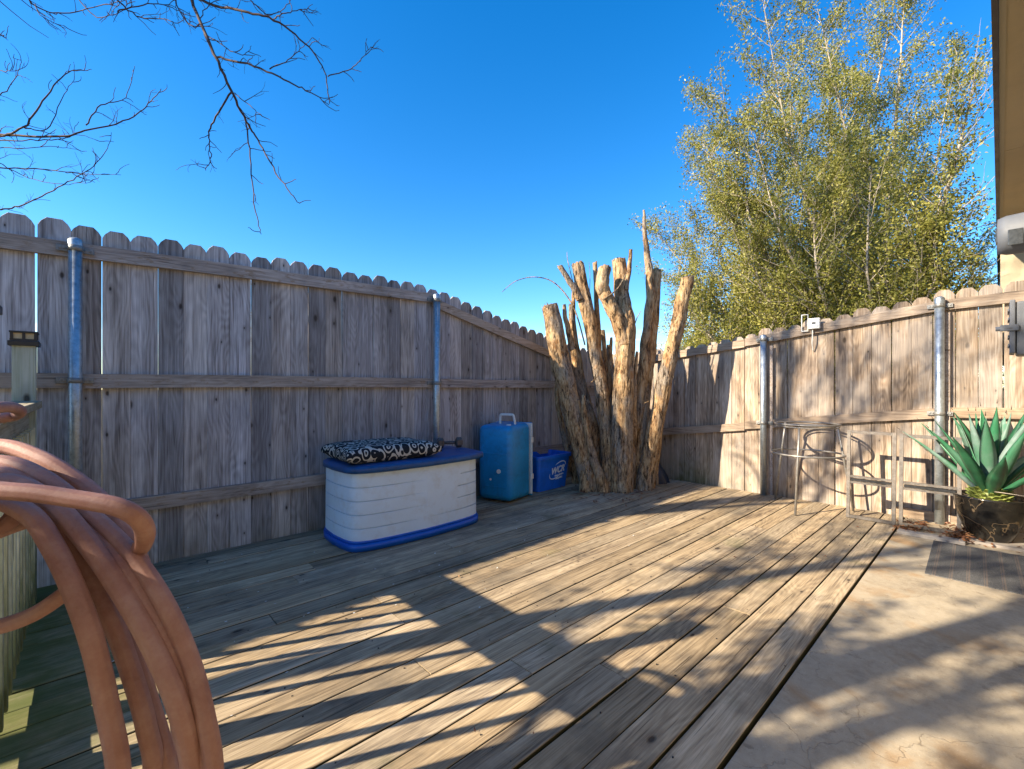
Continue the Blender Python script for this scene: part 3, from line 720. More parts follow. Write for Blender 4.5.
# ------------------------------------------------------------------ recycling bin
rb = empty('recycling_bin', (3.70, 3.53, 0), R(2)); tag(rb, 'open royal blue recycling bin with white printed logo beside the stump', 'recycling bin')
q = MB(); L, Dp, Hh = .60, .36, .41
def rr(x0, x1, y0, y1, r, n=5):
    out = []
    for (cx, cy, a0) in ((x1-r, y1-r, 0), (x0+r, y1-r, 90), (x0+r, y0+r, 180), (x1-r, y0+r, 270)):
        for k in range(n+1): a = R(a0+90*k/n); out.append((cx+r*math.cos(a), cy+r*math.sin(a)))
    return out
secs = [(.04,.004),(.04,.02),(.008,Hh-.045),(-.004,Hh-.042),(-.012,Hh-.04),(-.014,Hh-.003),(-.010,Hh),(.008,Hh),(.012,Hh-.004),(.014,Hh-.04),(.046,.03)]
vs = []; fs = []
for (ins, z) in secs: vs += [(p[0], p[1], z) for p in rr(ins, L-ins, ins, Dp-ins, .045)]
n = 24
for i in range(len(secs)-1):
    for k in range(n): fs.append((i*n+k, i*n+(k+1) % n, (i+1)*n+(k+1) % n, (i+1)*n+k))
fs.append(tuple(range(n-1, -1, -1))); fs.append(tuple((len(secs)-1)*n+k for k in range(n)))
q.add(vs, fs, (.5,.5,.5), False); q.build('tub', M['bright_blue'], rb)
# white print on the front: oval swoosh, initials, two lines of small type
def text(body, size, mat, parent, loc, rot, shear=0.0, name='lettering', bold=0.0):
    cu = bpy.data.curves.new(name, 'FONT'); cu.body = body; cu.size = size; cu.align_x = 'CENTER'; cu.extrude = .0008; cu.shear = shear; cu.offset = bold
    tmp = bpy.data.objects.new(name, cu); scene.collection.objects.link(tmp); dg = bpy.context.evaluated_depsgraph_get()
    me = bpy.data.meshes.new_from_object(tmp.evaluated_get(dg)); bpy.data.objects.remove(tmp)
    o = bpy.data.objects.new(name, me); scene.collection.objects.link(o); me.materials.clear(); me.materials.append(mat); o.parent = parent; o.location = loc; o.rotation_euler = rot; return o
fr = math.atan2(.032, Hh-.065)
def fy(z): return .04-(z-.02)*(.032/(Hh-.065))-.003
text('WCR', .105, M['print'], rb, (.36, fy(.19), .19), (R(90)+fr, R(-6), 0), .35, bold=.004)
text('Waste Services', .026, M['print'], rb, (.39, fy(.155), .155), (R(90)+fr, R(-6), 0), .2, bold=.002)
text('Recycling', .032, M['print'], rb, (.39, fy(.118), .118), (R(90)+fr, R(-6), 0), .2, bold=.002)
q = MB()
for a0, a1 in ((-20, 95), (150, 285)):
    pts = []; rd = []
    for i in range(17):
        t = i/16; a = R(a0+(a1-a0)*t); X = .155*math.cos(a); Z = .075*math.sin(a); c, s = math.cos(R(28)), math.sin(R(28))
        x = .36+X*c-Z*s; z = .222+X*s+Z*c; pts.append((x, fy(z)+.001, z)); rd.append(.0015+.0055*math.sin(math.pi*t))
    q.tube(pts, rd, 6)
q.build('logo_swoosh', M['print'], rb)

# ------------------------------------------------------------------ cut-back multi-trunk tree
st = empty('cut_tree', (4.5, 3.05, 0)); tag(st, 'cut back multi trunk tree with peeling tan bark in the fence corner', 'tree')
def sp_(mb, name, mat): o = mb.build(name, mat, st); o.location = (-4.5, -3.05, 0); return o
def trunk(pl, zz, ws, name='trunk', seg=44, rough=.105, jag=.08, seed=0, root=True):
    zl = lerp_list(zz, len(pl)) if len(zz) != len(pl) else zz
    pts = [world_at(p[0], p[1], z) for p, z in zip(pl, zl)]
    rad = [w/2/F*z for w, z in zip(ws, zl)]
    if root:
        pts = [Vector((pts[0].x, pts[0].y, -.12))]+pts; rad = [rad[0]*1.08]+rad
    rad = [x*(.80 if root else .86) for x in rad]; pp = smooth_path(pts, 16); rd = lerp_list(rad, len(pp))
    pp = [p+Vector((noise.noise(Vector((i*.11, seed, 0))), noise.noise(Vector((i*.11, seed, 5))), 0))*.018 for i, p in enumerate(pp)]
    mb = MB(); mb.tube(pp, rd, seg, (rng.random()*.7, rng.random(), rng.random()), rough=rough, rfreq=6, seed=seed, jag=jag)
    return sp_(mb, name, M['bark'])
trunk([(590,488),(574,418),(562,368),(550,306)], [5.30,5.30,5.32,5.35], [24,24,24,20], seed=1, rough=.12, jag=.10)
trunk([(600,487),(590,430),(580,385),(574,340),(571,306)], [5.48,5.55,5.6,5.6,5.6], [22,22,16,10,6], seed=2, jag=.08)
trunk([(610,490),(606,434),(596,356),(586,305),(577,264)], [5.32,5.36,5.4,5.42,5.45], [22,17,16,17,15], seed=3, jag=.04)
trunk([(621,491),(622,434),(624,364),(626,329),(622,296),(619,260)], [5.25,5.25,5.25,5.25,5.3,5.35], [27,27,23,25,18,17], seed=4, jag=.04)
trunk([(625,345),(617,318),(608,300),(602,285),(605,268)], [5.22,5.2,5.18,5.16,5.15], [18,17,15,16,14], seed=5, jag=.04, root=False)
trunk([(637,488),(641,418),(647,364),(653,317),(657,270)], [5.45,5.47,5.5,5.5,5.5], [22,19,17,15,10], seed=6, jag=.03)
trunk([(636,430),(644,364),(649,317),(650,281),(646,245),(643,210)], [5.42,5.42,5.43,5.43,5.43,5.43], [12,13,12,10,6,2.5], seed=7, jag=0, root=False, seg=14)
trunk([(644,487),(654,434),(667,370),(680,316),(687,277)], [5.35,5.3,5.25,5.2,5.15], [22,19,18,17,15], seed=8, jag=.03)
for i, (pl, z, ws) in enumerate([
    ([(580,300),(571,284),(560,266)], 5.38, [9,7,6]), ([(600,400),(598,330),(595,263)], 5.5, [9,6,5]), ([(626,290),(629,268),(631,250)], 5.25, [6,5,4]),
    ([(573,350),(567,325),(564,305)], 5.45, [8,6,4]), ([(578,420),(575,350),(573,290)], 5.65, [8,6,4]), ([(612,470),(607,400),(603,330)], 5.6, [10,7,5]),
    ([(628,470),(612,390),(608,345)], 5.75, [9,7,4]), ([(632,480),(634,420),(630,370)], 5.75, [12,8,4]), ([(603,488),(588,440),(583,395)], 5.2, [14,9,4]),
    ([(655,470),(662,400),(668,350)], 5.6, [9,7,4]), ([(628,486),(633,440),(634,395),(637,352)], 5.3, [14,10,7,3]), ([(612,488),(614,450),(615,400),(611,362)], 5.45, [13,10,6,3]), ([(585,488),(584,440),(577,400)], 5.25, [16,11,5]), ([(649,486),(655,450),(660,410)], 5.45, [14,10,5]), ([(603,420),(610,375),(611,338)], 5.5, [7,6,3]), ([(576,480),(560,420),(556,380)], 5.7, [10,7,3])]):
    trunk(pl, [z]*len(pl), ws, 'broken_limb', 12, .15, .03, seed=20+i, root=pl[0][1] > 460)
q = MB()
def pixtwig(mb, pl, z, r0, r1, sub=5, seg=5):
    mb = MB()
    pp = smooth_path([world_at(p[0], p[1], z) for p in pl], sub); mb.tube(pp, lerp_list([r0, r1], len(pp)), seg, rcol()); sp_(mb, 'twig', M['bark']); return pp
pixtwig(q, [(585,345),(574,308),(556,284),(536,277),(516,281),(502,292)], 5.4, .010, .003)
pixtwig(q, [(633,330),(637,318),(641,311)], 5.2, .008, .003); pixtwig(q, [(680,322),(689,316),(693,304)], 5.2, .007, .003); pixtwig(q, [(675,336),(688,324),(691,312)], 5.2, .007, .003)
pixtwig(q, [(575,290),(568,262),(567,252)], 5.4, .006, .002); pixtwig(q, [(588,318),(590,280),(589,262)], 5.4, .005, .002); pixtwig(q, [(603,300),(618,288),(628,270)], 5.1, .011, .004)
for i in range(34):
    px = rng.uniform(562, 660); py = rng.uniform(380, 480); z = rng.uniform(5.1, 5.7)
    dx = rng.uniform(-12, 12); dy = rng.uniform(-18, 14)
    pixtwig(q, [(px,py),(px+dx*.5+rng.uniform(-3,3),py+dy*.5),(px+dx,py+dy)], z, .005, .002, 3, 4)
# bark litter at its foot
q = MB()
for i in range(260):
    a = rng.uniform(0, 6.28); r = abs(rng.gauss(.34, .17)); x = 4.5+r*math.cos(a)*1.25-.05; y = 3.05+r*math.sin(a)
    l = rng.uniform(.015, .06); w = rng.uniform(.004, .012); t = rng.uniform(0, 6.28); z = rng.uniform(.004, .02)
    dx, dy = math.cos(t)*l, math.sin(t)*l; nx, ny = -math.sin(t)*w, math.cos(t)*w
    q.add([(x-dx,y-dy,z),(x+nx,y+ny,z+.004),(x+dx,y+dy,z+rng.uniform(0,.015)),(x-nx,y-ny,z)], [(0,1,2,3)], rcol())
tag(q.build('bark_litter', M['dead_leaf']), 'scattered bark flakes and dry leaves around the foot of the cut tree', 'bark litter', kind='stuff')
# dark folded tarp behind the stump
q = MB(); c = world_at(657, 482, 5.75); vs = []; fs = []
for i in range(9):
    for k in range(20):
        a = 2*math.pi*k/20; t = i/8; r = (.13*(1-t**2.2)+.012)*(1+.22*noise.noise(Vector((math.cos(a)*2, math.sin(a)*2, t*2))))
        vs.append((c.x+r*math.cos(a)*.9-.02*t, c.y+r*math.sin(a)+.07*t, .002+.33*t))
for i in range(8):
    for k in range(20): fs.append((i*20+k, i*20+(k+1) % 20, (i+1)*20+(k+1) % 20, (i+1)*20+k))
fs.append(tuple(160+k for k in range(20))); q.add(vs, fs, (.5,.5,.5), True)
tag(q.build('tarp_bundle', M['tarp']), 'dark blue bundle of plastic tarp on the deck right of the cut tree', 'tarp')

# ------------------------------------------------------------------ wire bar stool base
sc = Vector((5.20, 1.30, 0)); stl = empty('stool_frame', sc); tag(stl, 'round grey metal stool frame without a seat by the sunlit fence', 'stool')
def ring(r, z, tr, name):
    q = MB(); q.tube([(r*math.cos(2*math.pi*i/48), r*math.sin(2*math.pi*i/48), z) for i in range(48)], tr, 8, closed=True); q.build(name, M['stool_metal'], stl)
ring(.272, .835, .009, 'seat_ring'); ring(.262, .812, .006, 'seat_ring'); ring(.305, .545, .009, 'foot_ring')
for a in (180, 62, -62):
    q = MB(); c, s = math.cos(R(a)), math.sin(R(a)); q.tube([(.255*c,.255*s,.83),(.30*c,.30*s,.545),(.385*c,.385*s,.008)], .0105, 10); q.build('leg', M['stool_metal'], stl)

# ------------------------------------------------------------------ leaning metal frames
def frame_panel(x0, y0, w, h, label):
    e = empty('metal_frame', (x0, y0, 0), 0); tag(e, label, 'metal frame', 'metal frames leaning by the sunlit fence')
    lean = .05
    def bar(name, ya, za, yb, zb, t=.013):
        q = MB(); fx = lambda z: lean*z/h
        vx = []
        A = Vector((fx(za), ya, za)); B = Vector((fx(zb), yb, zb)); d = (B-A).normalized(); u = Vector((1,0,0)); u = (u-d*u.dot(d)).normalized(); v = d.cross(u)
        vs = [A+u*t*sx+v*t*sy for sx, sy in ((-1,-1),(1,-1),(1,1),(-1,1))]+[B+u*t*sx+v*t*sy for sx, sy in ((-1,-1),(1,-1),(1,1),(-1,1))]
        q.add(vs, [(0,3,2,1),(4,5,6,7),(0,1,5,4),(1,2,6,5),(2,3,7,6),(3,0,4,7)]); q.build(name, M['rust_metal'], e)
    bar('upright', 0, .003, 0, h); bar('upright', -w, .003, -w, h)
    bar('crossbar', -.014, .018, -w+.014, .018); bar('crossbar', -.014, h-.014, -w+.014, h-.014)
    bar('crossbar', -.014, h*.475, -w+.014, h*.475, .010); bar('crossbar', -.014, h*.41, -w+.014, h*.41, .010)
    q = MB(); q.box(.0, .04, -w+.02, -.02, h*.43, h*.455); q.build('track', M['black_pl'], e)
frame_panel(5.12, .955, .325, .80, 'left of the two grey metal frames leaning beside the stool frame')
frame_panel(5.14, .585, .36, .79, 'right of the two grey metal frames leaning behind the potted agave')
# fallen plank and dry leaves at the patio end
q = MB(); q.box(-.04, .04, -.2, .2, .0, .03, rcol(), bev=.005)
o = q.build('loose_plank', simple('grey_plank', (.34,.31,.28), .7, .2, 12)); o.location = (4.93, .38, -.013); o.rotation_euler = (0, 0, R(0)); tag(o, 'short grey board lying on the patio before the right metal frame', 'plank')
q = MB()
def dleaf(x, y, z, s):
    t = rng.uniform(0, 6.28); c, sn = math.cos(t)*s, math.sin(t)*s; k = rng.uniform(.3, .6)
    q.add([(x-c,y-sn,z),(x+sn*k,y-c*k,z+rng.uniform(0,s)),(x+c,y+sn,z+rng.uniform(0,s*.8)),(x-sn*k,y+c*k,z+rng.uniform(0,s*.5))], [(0,1,2,3)], rcol())
for i in range(220): dleaf(rng.gauss(5.18, .12), rng.gauss(.50, .05), -.008+abs(rng.gauss(0, .016)), rng.uniform(.012, .026))
for i in range(260): dleaf(rng.gauss(5.1, .10), rng.gauss(.22, .045), -.006+abs(rng.gauss(0, .03)), rng.uniform(.012, .026))
for i in range(120): dleaf(rng.uniform(4.9, 5.58), rng.uniform(-.3, .6), .016 if rng.random() < .5 else -.008, rng.uniform(.01, .02))
for i in range(34): dleaf(rng.uniform(.2, 5.4), rng.uniform(.6, 3.8), .006, rng.uniform(.005, .013))
tag(q.build('dry_leaves', M['dead_leaf']), 'brown dry leaves piled at the end of the patio by the pot', 'dry leaves', kind='stuff')
q = MB()
for i in range(70):
    x = rng.uniform(0, 3.4); y = rng.uniform(1.9, 3.8); s = rng.uniform(.003, .009); t = rng.uniform(0, 6.28)
    q.add([(x+s*math.cos(t+a), y+s*math.sin(t+a)*.6, .005+rng.uniform(0, .004)) for a in (0, 1.6, 3.1, 4.5)], [(0,1,2,3)], rcol())
tag(q.build('debris_flecks', M['white_pl']), 'tiny white paint flecks scattered on the shaded deck boards', 'debris', kind='stuff')

# ------------------------------------------------------------------ mat
q = MB(); q.box(-.45, .45, -.30, .235, .002, .012, bev=.002)
o = q.build('door_mat', M['mat']); o.location = (4.42, .11, -.015); o.rotation_euler = (0, 0, R(1.5)); tag(o, 'dark grey ribbed rubber mat on the concrete patio', 'mat')

# ------------------------------------------------------------------ potted agave
pc = Vector((5.18, .055, .012)); 
pot = empty('plant_pot', pc); tag(pot, 'glossy black marbled ceramic pot holding the agave', 'pot')
q = MB(); q.lathe([(.0005,.0),(.115,.0),(.125,.01),(.16,.09),(.19,.18),(.205,.27),(.208,.315),(.214,.325),(.210,.335),(.200,.335),(.194,.325),(.190,.27),(.0005,.268)], 48); q.build('bowl', M['pot'], pot)
q = MB(); vs = [(0,0,.300)]; 
for i in range(1, 6):
    for k in range(28): a = 2*math.pi*k/28; r = .192*i/5; vs.append((r*math.cos(a), r*math.sin(a), .298+.012*noise.noise(Vector((r*40, a*3, 0)))+.014*(1-i/5)))
fs = [(0, 1+k, 1+(k+1) % 28) for k in range(28)]+[(1+i*28+k, 1+(i+1)*28+k, 1+(i+1)*28+(k+1) % 28, 1+i*28+(k+1) % 28) for i in range(4) for k in range(28)]
q.add(vs, fs); q.build('soil', M['soil'], pot)
ag = empty('agave', (pc.x, pc.y, .30)); tag(ag, 'spiky blue green agave growing in the glossy black pot', 'agave')
q = MB(); q.lathe([(.02,-.03),(.085,.0),(.10,.04),(.085,.09),(.05,.12),(.001,.13)], 24)
ga = 2.39996
for i in range(60):
    z = .0+.10*(i/60); a = i*ga; r = .085+.02*math.sin(math.pi*i/60); c, s = math.cos(a), math.sin(a)
    t = Vector((-s, c, 0))*.022; p = Vector((r*c, r*s, z)); o_ = Vector((c, s, .35))*.035
    q.add([p-t, p+t, p+t*.55+o_+Vector((0,0,.012)), p-t*.55+o_+Vector((0,0,.012)), p+Vector((0,0,.03))], [(0,1,2,3),(3,2,4),(0,3,4),(2,1,4)], rcol())
q.build('stem', M['agave_base'], ag)
for i in range(27):
    t0 = i/26; a = i*ga+.9; el = R(36+45*t0**.85+rng.uniform(-5, 5)); ln = (.61 if t0 < .75 else .58)*rng.uniform(.85, 1.1)+.04; wd = rng.uniform(.042, .056)
    c, s = math.cos(a), math.sin(a); out = Vector((c, s, 0)); sd = Vector((-s, c, 0)); base = Vector((c*.05*(1-t0), s*.05*(1-t0), .05+.07*t0))
    sag = rng.uniform(-.10, .10)+.05*(1-t0); q = MB(); vs = []; ns = 12; col = (rng.random(), rng.random()*.5, rng.random())
    # centre line
    p = base.copy(); cur = el
    prof = [.55,.62,.75,.9,1.0,1.03,1.0,.92,.8,.64,.44,.22,.02]
    for j in range(ns+1):
        d = out*math.cos(cur)+Vector((0,0,1))*math.sin(cur); nrm = -out*math.sin(cur)+Vector((0,0,1))*math.cos(cur)
        w = wd*prof[j]; ch = w*.42; th = .010*(1-j/ns)+.002
        for (u, v) in ((-1,1),(-.5,.25),(0,0),(.5,.25),(1,1)): vs.append(p+sd*w*u+nrm*ch*v)
        for (u, v) in ((.5,.25),(0,0),(-.5,.25)): vs.append(p+sd*w*u+nrm*(ch*v-th*1.6))
        p = p+d*ln/ns; cur -= sag/ns*(2*j/ns)*2.2
    fs = []
    for j in range(ns):
        for k in range(8): fs.append((j*8+k, j*8+(k+1) % 8, (j+1)*8+(k+1) % 8, (j+1)*8+k))
    q.add(vs, fs, col, True); 
    tip = p; q.tube([tip-d*.03, tip+d*.004], [.003, .0006], 5, (.5, 1.0, .5)); q.build('leaf', M['agave'], ag)
q = MB(); q.tube(smooth_path([(-.02,-.10,.07),(-.12,-.02,.10),(-.28,-.16,.12),(-.30,-.40,.10)], 6), .003, 5); q.build('dry_stalk', M['stem'], ag)

# ------------------------------------------------------------------ sensor on the right fence
sn = empty('weather_sensor', (FR-.045, 1.37, 1.86)); tag(sn, 'small white sensor box with open bracket on top of the sunlit fence', 'sensor')
q = MB(); q.box(-.05, -.004, -.105, -.0, -.055, .055, bev=.006); q.build('housing', M['white_pl'], sn)
q = MB(); q.box(-.052, -.0495, -.068, -.035, -.005, .012); q.build('dial', M['black_pl'], sn)
q = MB(); q.box(-.02, -.004, .06, .069, -.07, .105, bev=.002); q.box(-.02, -.004, .004, .011, -.06, .105, bev=.002); q.box(-.02, -.004, .004, .069, .098, .106, bev=.002); q.box(-.02, -.004, .004, .069, -.075, -.066, bev=.002); q.build('bracket', M['white_pl'], sn)
q = MB(); q.tube(smooth_path([(-.02,-.035,-.05),(-.02,-.035,-.12),(-.012,-.03,-.2),(.03,-.03,-.28)], 5), .006, 8); q.build('cable', M['white_pl'], sn)

# ------------------------------------------------------------------ coiled hose over the railing
HR = .0102
def hs_(pl, r=HR):
    pp = smooth_path([world_at(*p) for p in pl], 12); return pp
hose = empty('garden_hose', (-.1, .6, .6)); tag(hose, 'coiled terracotta rubber garden hose hanging over the railing close by', 'hose')
strands = [
    # px, py, distance : each strand is one turn, dropping into the yard side and closing out of view to the left
    [(-150,560,.60),(-60,470,.62),(0,462,.62),(45,478,.60),(91,515,.57),(130,553,.55),(163,600,.53),(190,660,.52),(206,720,.51),(214,775,.505),(210,860,.50),(150,960,.50),(0,1000,.52)],
    [(-120,590,.56),(-50,505,.57),(0,482,.57),(45,497,.56),(82,535,.54),(118,585,.525),(150,640,.51),(178,705,.50),(193,775,.50),(190,860,.49),(130,950,.49),(-10,980,.50)],
    [(-130,570,.63),(-60,498,.62),(0,474,.60),(40,497,.585),(72,533,.57),(98,575,.56),(127,640,.545),(150,705,.54),(168,775,.53),(165,850,.53),(100,930,.53),(-20,960,.54)],
    [(-160,590,.52),(-70,520,.53),(-10,500,.54),(30,515,.53),(52,545,.52),(72,585,.51),(92,640,.50),(107,705,.495),(119,775,.49),(112,850,.49),(60,910,.49),(-40,930,.50)],
    [(-120,540,.50),(-40,494,.50),(20,492,.50),(76,499,.50),(118,507,.50),(140,520,.51),(145,538,.535),(134,553,.57),(112,556,.61),(80,540,.66),(40,520,.70),(-20,540,.72)],
    [(-140,500,.66),(-60,452,.66),(0,446,.66),(40,458,.65),(75,479,.64),(105,505,.62),(132,545,.60),(150,590,.59),(170,650,.585),(180,720,.58),(184,800,.57),(150,900,.57),(0,940,.58)],
    [(-120,520,.55),(-40,520,.56),(-5,528,.57),(14,516,.58),(16,498,.60),(0,485,.62),(-60,480,.64)],
    [(-150,575,.585),(-60,488,.60),(0,471,.61),(50,492,.59),(86,530,.56),(124,570,.54),(157,622,.525),(184,685,.515),(201,745,.51),(204,830,.50),(140,950,.50),(0,990,.52)],
    [(-140,600,.54),(-60,512,.55),(0,490,.56),(38,500,.56),(64,530,.55),(88,572,.54),(112,620,.53),(132,675,.525),(146,725,.52),(152,780,.52),(120,880,.51),(-20,950,.52)],
    [(-130,580,.66),(-50,500,.65),(10,480,.64),(60,505,.62),(100,548,.60),(132,600,.585),(160,655,.575),(182,715,.57),(196,780,.565),(180,870,.55),(80,950,.55)],
    [(-100,650,.60),(-30,634,.60),(20,620,.60),(52,603,.60),(85,575,.61),(105,545,.63)],
]
for i, s in enumerate(strands):
    q = MB(); q.tube(hs_(s), HR*(1.04 if i % 2 else .96), 40, rcol(), ribs=.022); o = q.build('hose_turn', M['hose'], hose); o.location = (.1, -.6, -.6)
q = MB(); p = [Vector((RX-.02, 2.9, 1.135)), Vector((RX+.0, 2.3, 1.135)), Vector((RX+.015, 1.5, 1.135)), Vector((RX, .9, 1.15)), Vector((-.18, .55, 1.16)), Vector((-.12,.45,1.08))]
p = [world_at(-160, 430, 1.0), world_at(-80, 414, 1.02), world_at(-20, 410, 1.06), world_at(8, 407, 1.12), world_at(20, 411, 1.20), world_at(14, 416, 1.24), world_at(-10, 420, 1.20), world_at(-120, 440, 1.1)]
q.tube(smooth_path(p, 10), .0135, 16, rcol()); o = q.build('hose_turn', M['hose'], hose); o.location = (.1, -.6, -.6)

# ------------------------------------------------------------------ trees
def grow(mb, p, d, ln, r, depth, rg, leafpts=None, spread=.6, up=.15, shrink=.72, kids=3, seg=5, wander=.18, tip=.25, tiplen=0.0):
    n = 5; pts = [p.copy()]; q = p.copy(); dd = d.normalized()
    for i in range(n):
        dd = (dd+Vector((rg.gauss(0, wander), rg.gauss(0, wander), rg.gauss(0, wander)+up*.3))*.6).normalized(); q = q+dd*ln/n; pts.append(q.copy())
    r1 = r*(.55 if depth else tip); mb.tube(pts, lerp_list([r, r1], n+1), seg if r > .02 else 4, rcol(), cap=False)
    if leafpts is not None and depth <= 1: leafpts.extend(pts[1:])
    if depth == 0: return
    for k in range(kids):
        t = .35+.65*(k+rg.random())/kids; i = min(n-1, int(t*n)); b = pts[i].lerp(pts[i+1], t*n-i)
        ax = dd.orthogonal().normalized(); ax.rotate(Matrix.Rotation(rg.uniform(0, 6.28), 3, dd))
        nd = (dd+ax*rg.uniform(spread*.5, spread*1.3)).normalized()
        grow(mb, b, nd, ln*shrink*rg.uniform(.75, 1.2), r*.5, depth-1, rg, leafpts, spread, up, shrink, kids, seg, wander, tip)
    grow(mb, pts[-1], dd, ln*shrink, r1, depth-1, rg, leafpts, spread, up, shrink, kids, seg, wander, tip)
def leaves(name, pts, per, size, sp, mat, parent, rg, nmax=120000, aspect=.45):
    P0 = np.array([tuple(p) for p in pts]); n = min(nmax, len(P0)*per); g = np.random.default_rng(rg)
    idx = g.integers(0, len(P0), n); c = P0[idx]+g.normal(0, sp, (n, 3))
    d = g.normal(0, 1, (n, 3)); d /= np.linalg.norm(d, axis=1)[:, None]; e = np.cross(d, g.normal(0, 1, (n, 3))); e /= np.linalg.norm(e, axis=1)[:, None]
    s = size*g.uniform(.6, 1.3, n)[:, None]
    v = np.stack([c-d*s, c+e*s*aspect, c+d*s, c-e*s*aspect], 1).reshape(-1, 3)
    me = bpy.data.meshes.new(name); me.vertices.add(n*4); me.vertices.foreach_set('co', v.ravel().astype(np.float32))
    me.loops.add(n*4); me.loops.foreach_set('vertex_index', np.arange(n*4, dtype=np.int32)); me.polygons.add(n)
    me.polygons.foreach_set('loop_start', np.arange(0, n*4, 4, dtype=np.int32)); me.update(calc_edges=True)
    at = me.color_attributes.new('bid', 'FLOAT_COLOR', 'CORNER')
    clump = (g.normal(0, .16, len(P0))[idx])
    t = np.clip(g.uniform(.2, .8, n)+clump, 0, 1); col = np.stack([t, t, t, np.ones(n)], 1); at.data.foreach_set('color', np.repeat(col, 4, 0).ravel().astype(np.float32))
    o = bpy.data.objects.new(name, me); scene.collection.objects.link(o); me.materials.append(mat); o.parent = parent; return o

# big olive-green shrub tree beyond the right fence
bt = empty('shrub_tree', (8.3, 1.15, -.16)); tag(bt, 'big fan shaped yellow green tree with many pale stems beyond the right fence', 'tree')
rg = random.Random(11); q = MB(); lp = []
NS = 84
for i in range(NS):
    a = i*2.39996; tilt = R(64)*((i+.5)/NS)**.62
    d = Vector((math.cos(a)*math.sin(tilt), math.sin(a)*math.sin(tilt), math.cos(tilt)))
    Lt = (8.9-6.0*(tilt/R(64))**1.0)*rg.uniform(.74, 1.0)
    base = Vector((math.cos(a)*.3*rg.random(), math.sin(a)*.3*rg.random(), .25)); pts = [base]; cur = d.copy(); p = base.copy()
    n = 15
    for j in range(n):
        cur = (cur+Vector((rg.gauss(0,.035), rg.gauss(0,.035), .012))).normalized()
        if (p+cur*Lt/n).x < -2.0: cur = Vector((abs(cur.x)*.3, cur.y, cur.z+.2)).normalized()
        p = p+cur*Lt/n; pts.append(p.copy())
    if pts[-1].y < -1.15: continue
    r0 = rg.uniform(.024, .052); rad = lerp_list([r0, r0*.10], n+1); q.tube(pts, rad, 6, rcol(), cap=False)
    for j in range(4, n+1):
        for kk in range(4):
            ax = cur.orthogonal().normalized(); ax.rotate(Matrix.Rotation(rg.uniform(0, 6.28), 3, cur)); loc_d = ((pts[j]-pts[j-1]).normalized()+ax*rg.uniform(.55, 1.25)+Vector((0,0,.12))).normalized()
            bb = pts[j-1].lerp(pts[j], rg.random())
            if bb.y < -.95 or bb.x < -2.1: continue
            grow(q, bb, loc_d, rg.uniform(.35, .85)*(1.2-.6*j/n), max(.005, rad[j]*.42), 1, rg, lp, .8, .1, .6, 2, 4, .16, .3)
o = q.build('trunk', M['stem'], bt)
lp = [p for p in lp if (p.y+1.15 > .12 or p.x+8.3 > 9.6) and p.x+8.3 > 6.1]
leaves('crown', lp, 24, .019, .05, M['leaf'], bt, 3, 620000)

# far evergreen beyond the corner
ft = empty('evergreen_tree', (24.7*S43+9.95*C43, 24.7*C43-9.95*S43, -.16)); tag(ft, 'small round dark evergreen far beyond the fence corner', 'tree')
rg = random.Random(5); q = MB(); lp = []
q.tube([(0,0,0),(0,0,3.2)], [.18,.1], 8)
for i in range(40): 
    a = rg.uniform(0, 6.28); grow(q, Vector((0,0,rg.uniform(1.5,3.0))), Vector((math.cos(a), math.sin(a), rg.uniform(.2,1.6))), rg.uniform(.6,1.0), .03, 1, rg, lp, .7, .1, .7, 3, 4)
q.build('trunk', M['stem'], ft); leaves('crown', lp, 26, .07, .13, M['leaf_dark'], ft, 9, 40000)
# bare trees far beyond the left fence
for (px, z, hh, sd, lab) in ((298, 14.5, 5.55, 1, 'bare winter tree tips behind the left fence above the storage box'), (522, 17, 3.7, 2, 'bare winter tree tips just above the sloping fence top near the cut tree')):
    w = world_at(px, 387, z); e = empty('bare_tree', (w.x, w.y, -.16)); tag(e, lab, 'tree'); rg = random.Random(sd); q = MB()
    for i in range(7):
        a = i*2.4; grow(q, Vector((0,0,hh*.3)), Vector((math.cos(a)*.5, math.sin(a)*.5, 1)), hh*.22, .05, 4, rg, None, .55, .2, .74, 2, 4, .12)
    q.tube([(0,0,0),(0,0,hh*.31)], [.12,.09], 8); q.build('trunk', M['twig'], e)

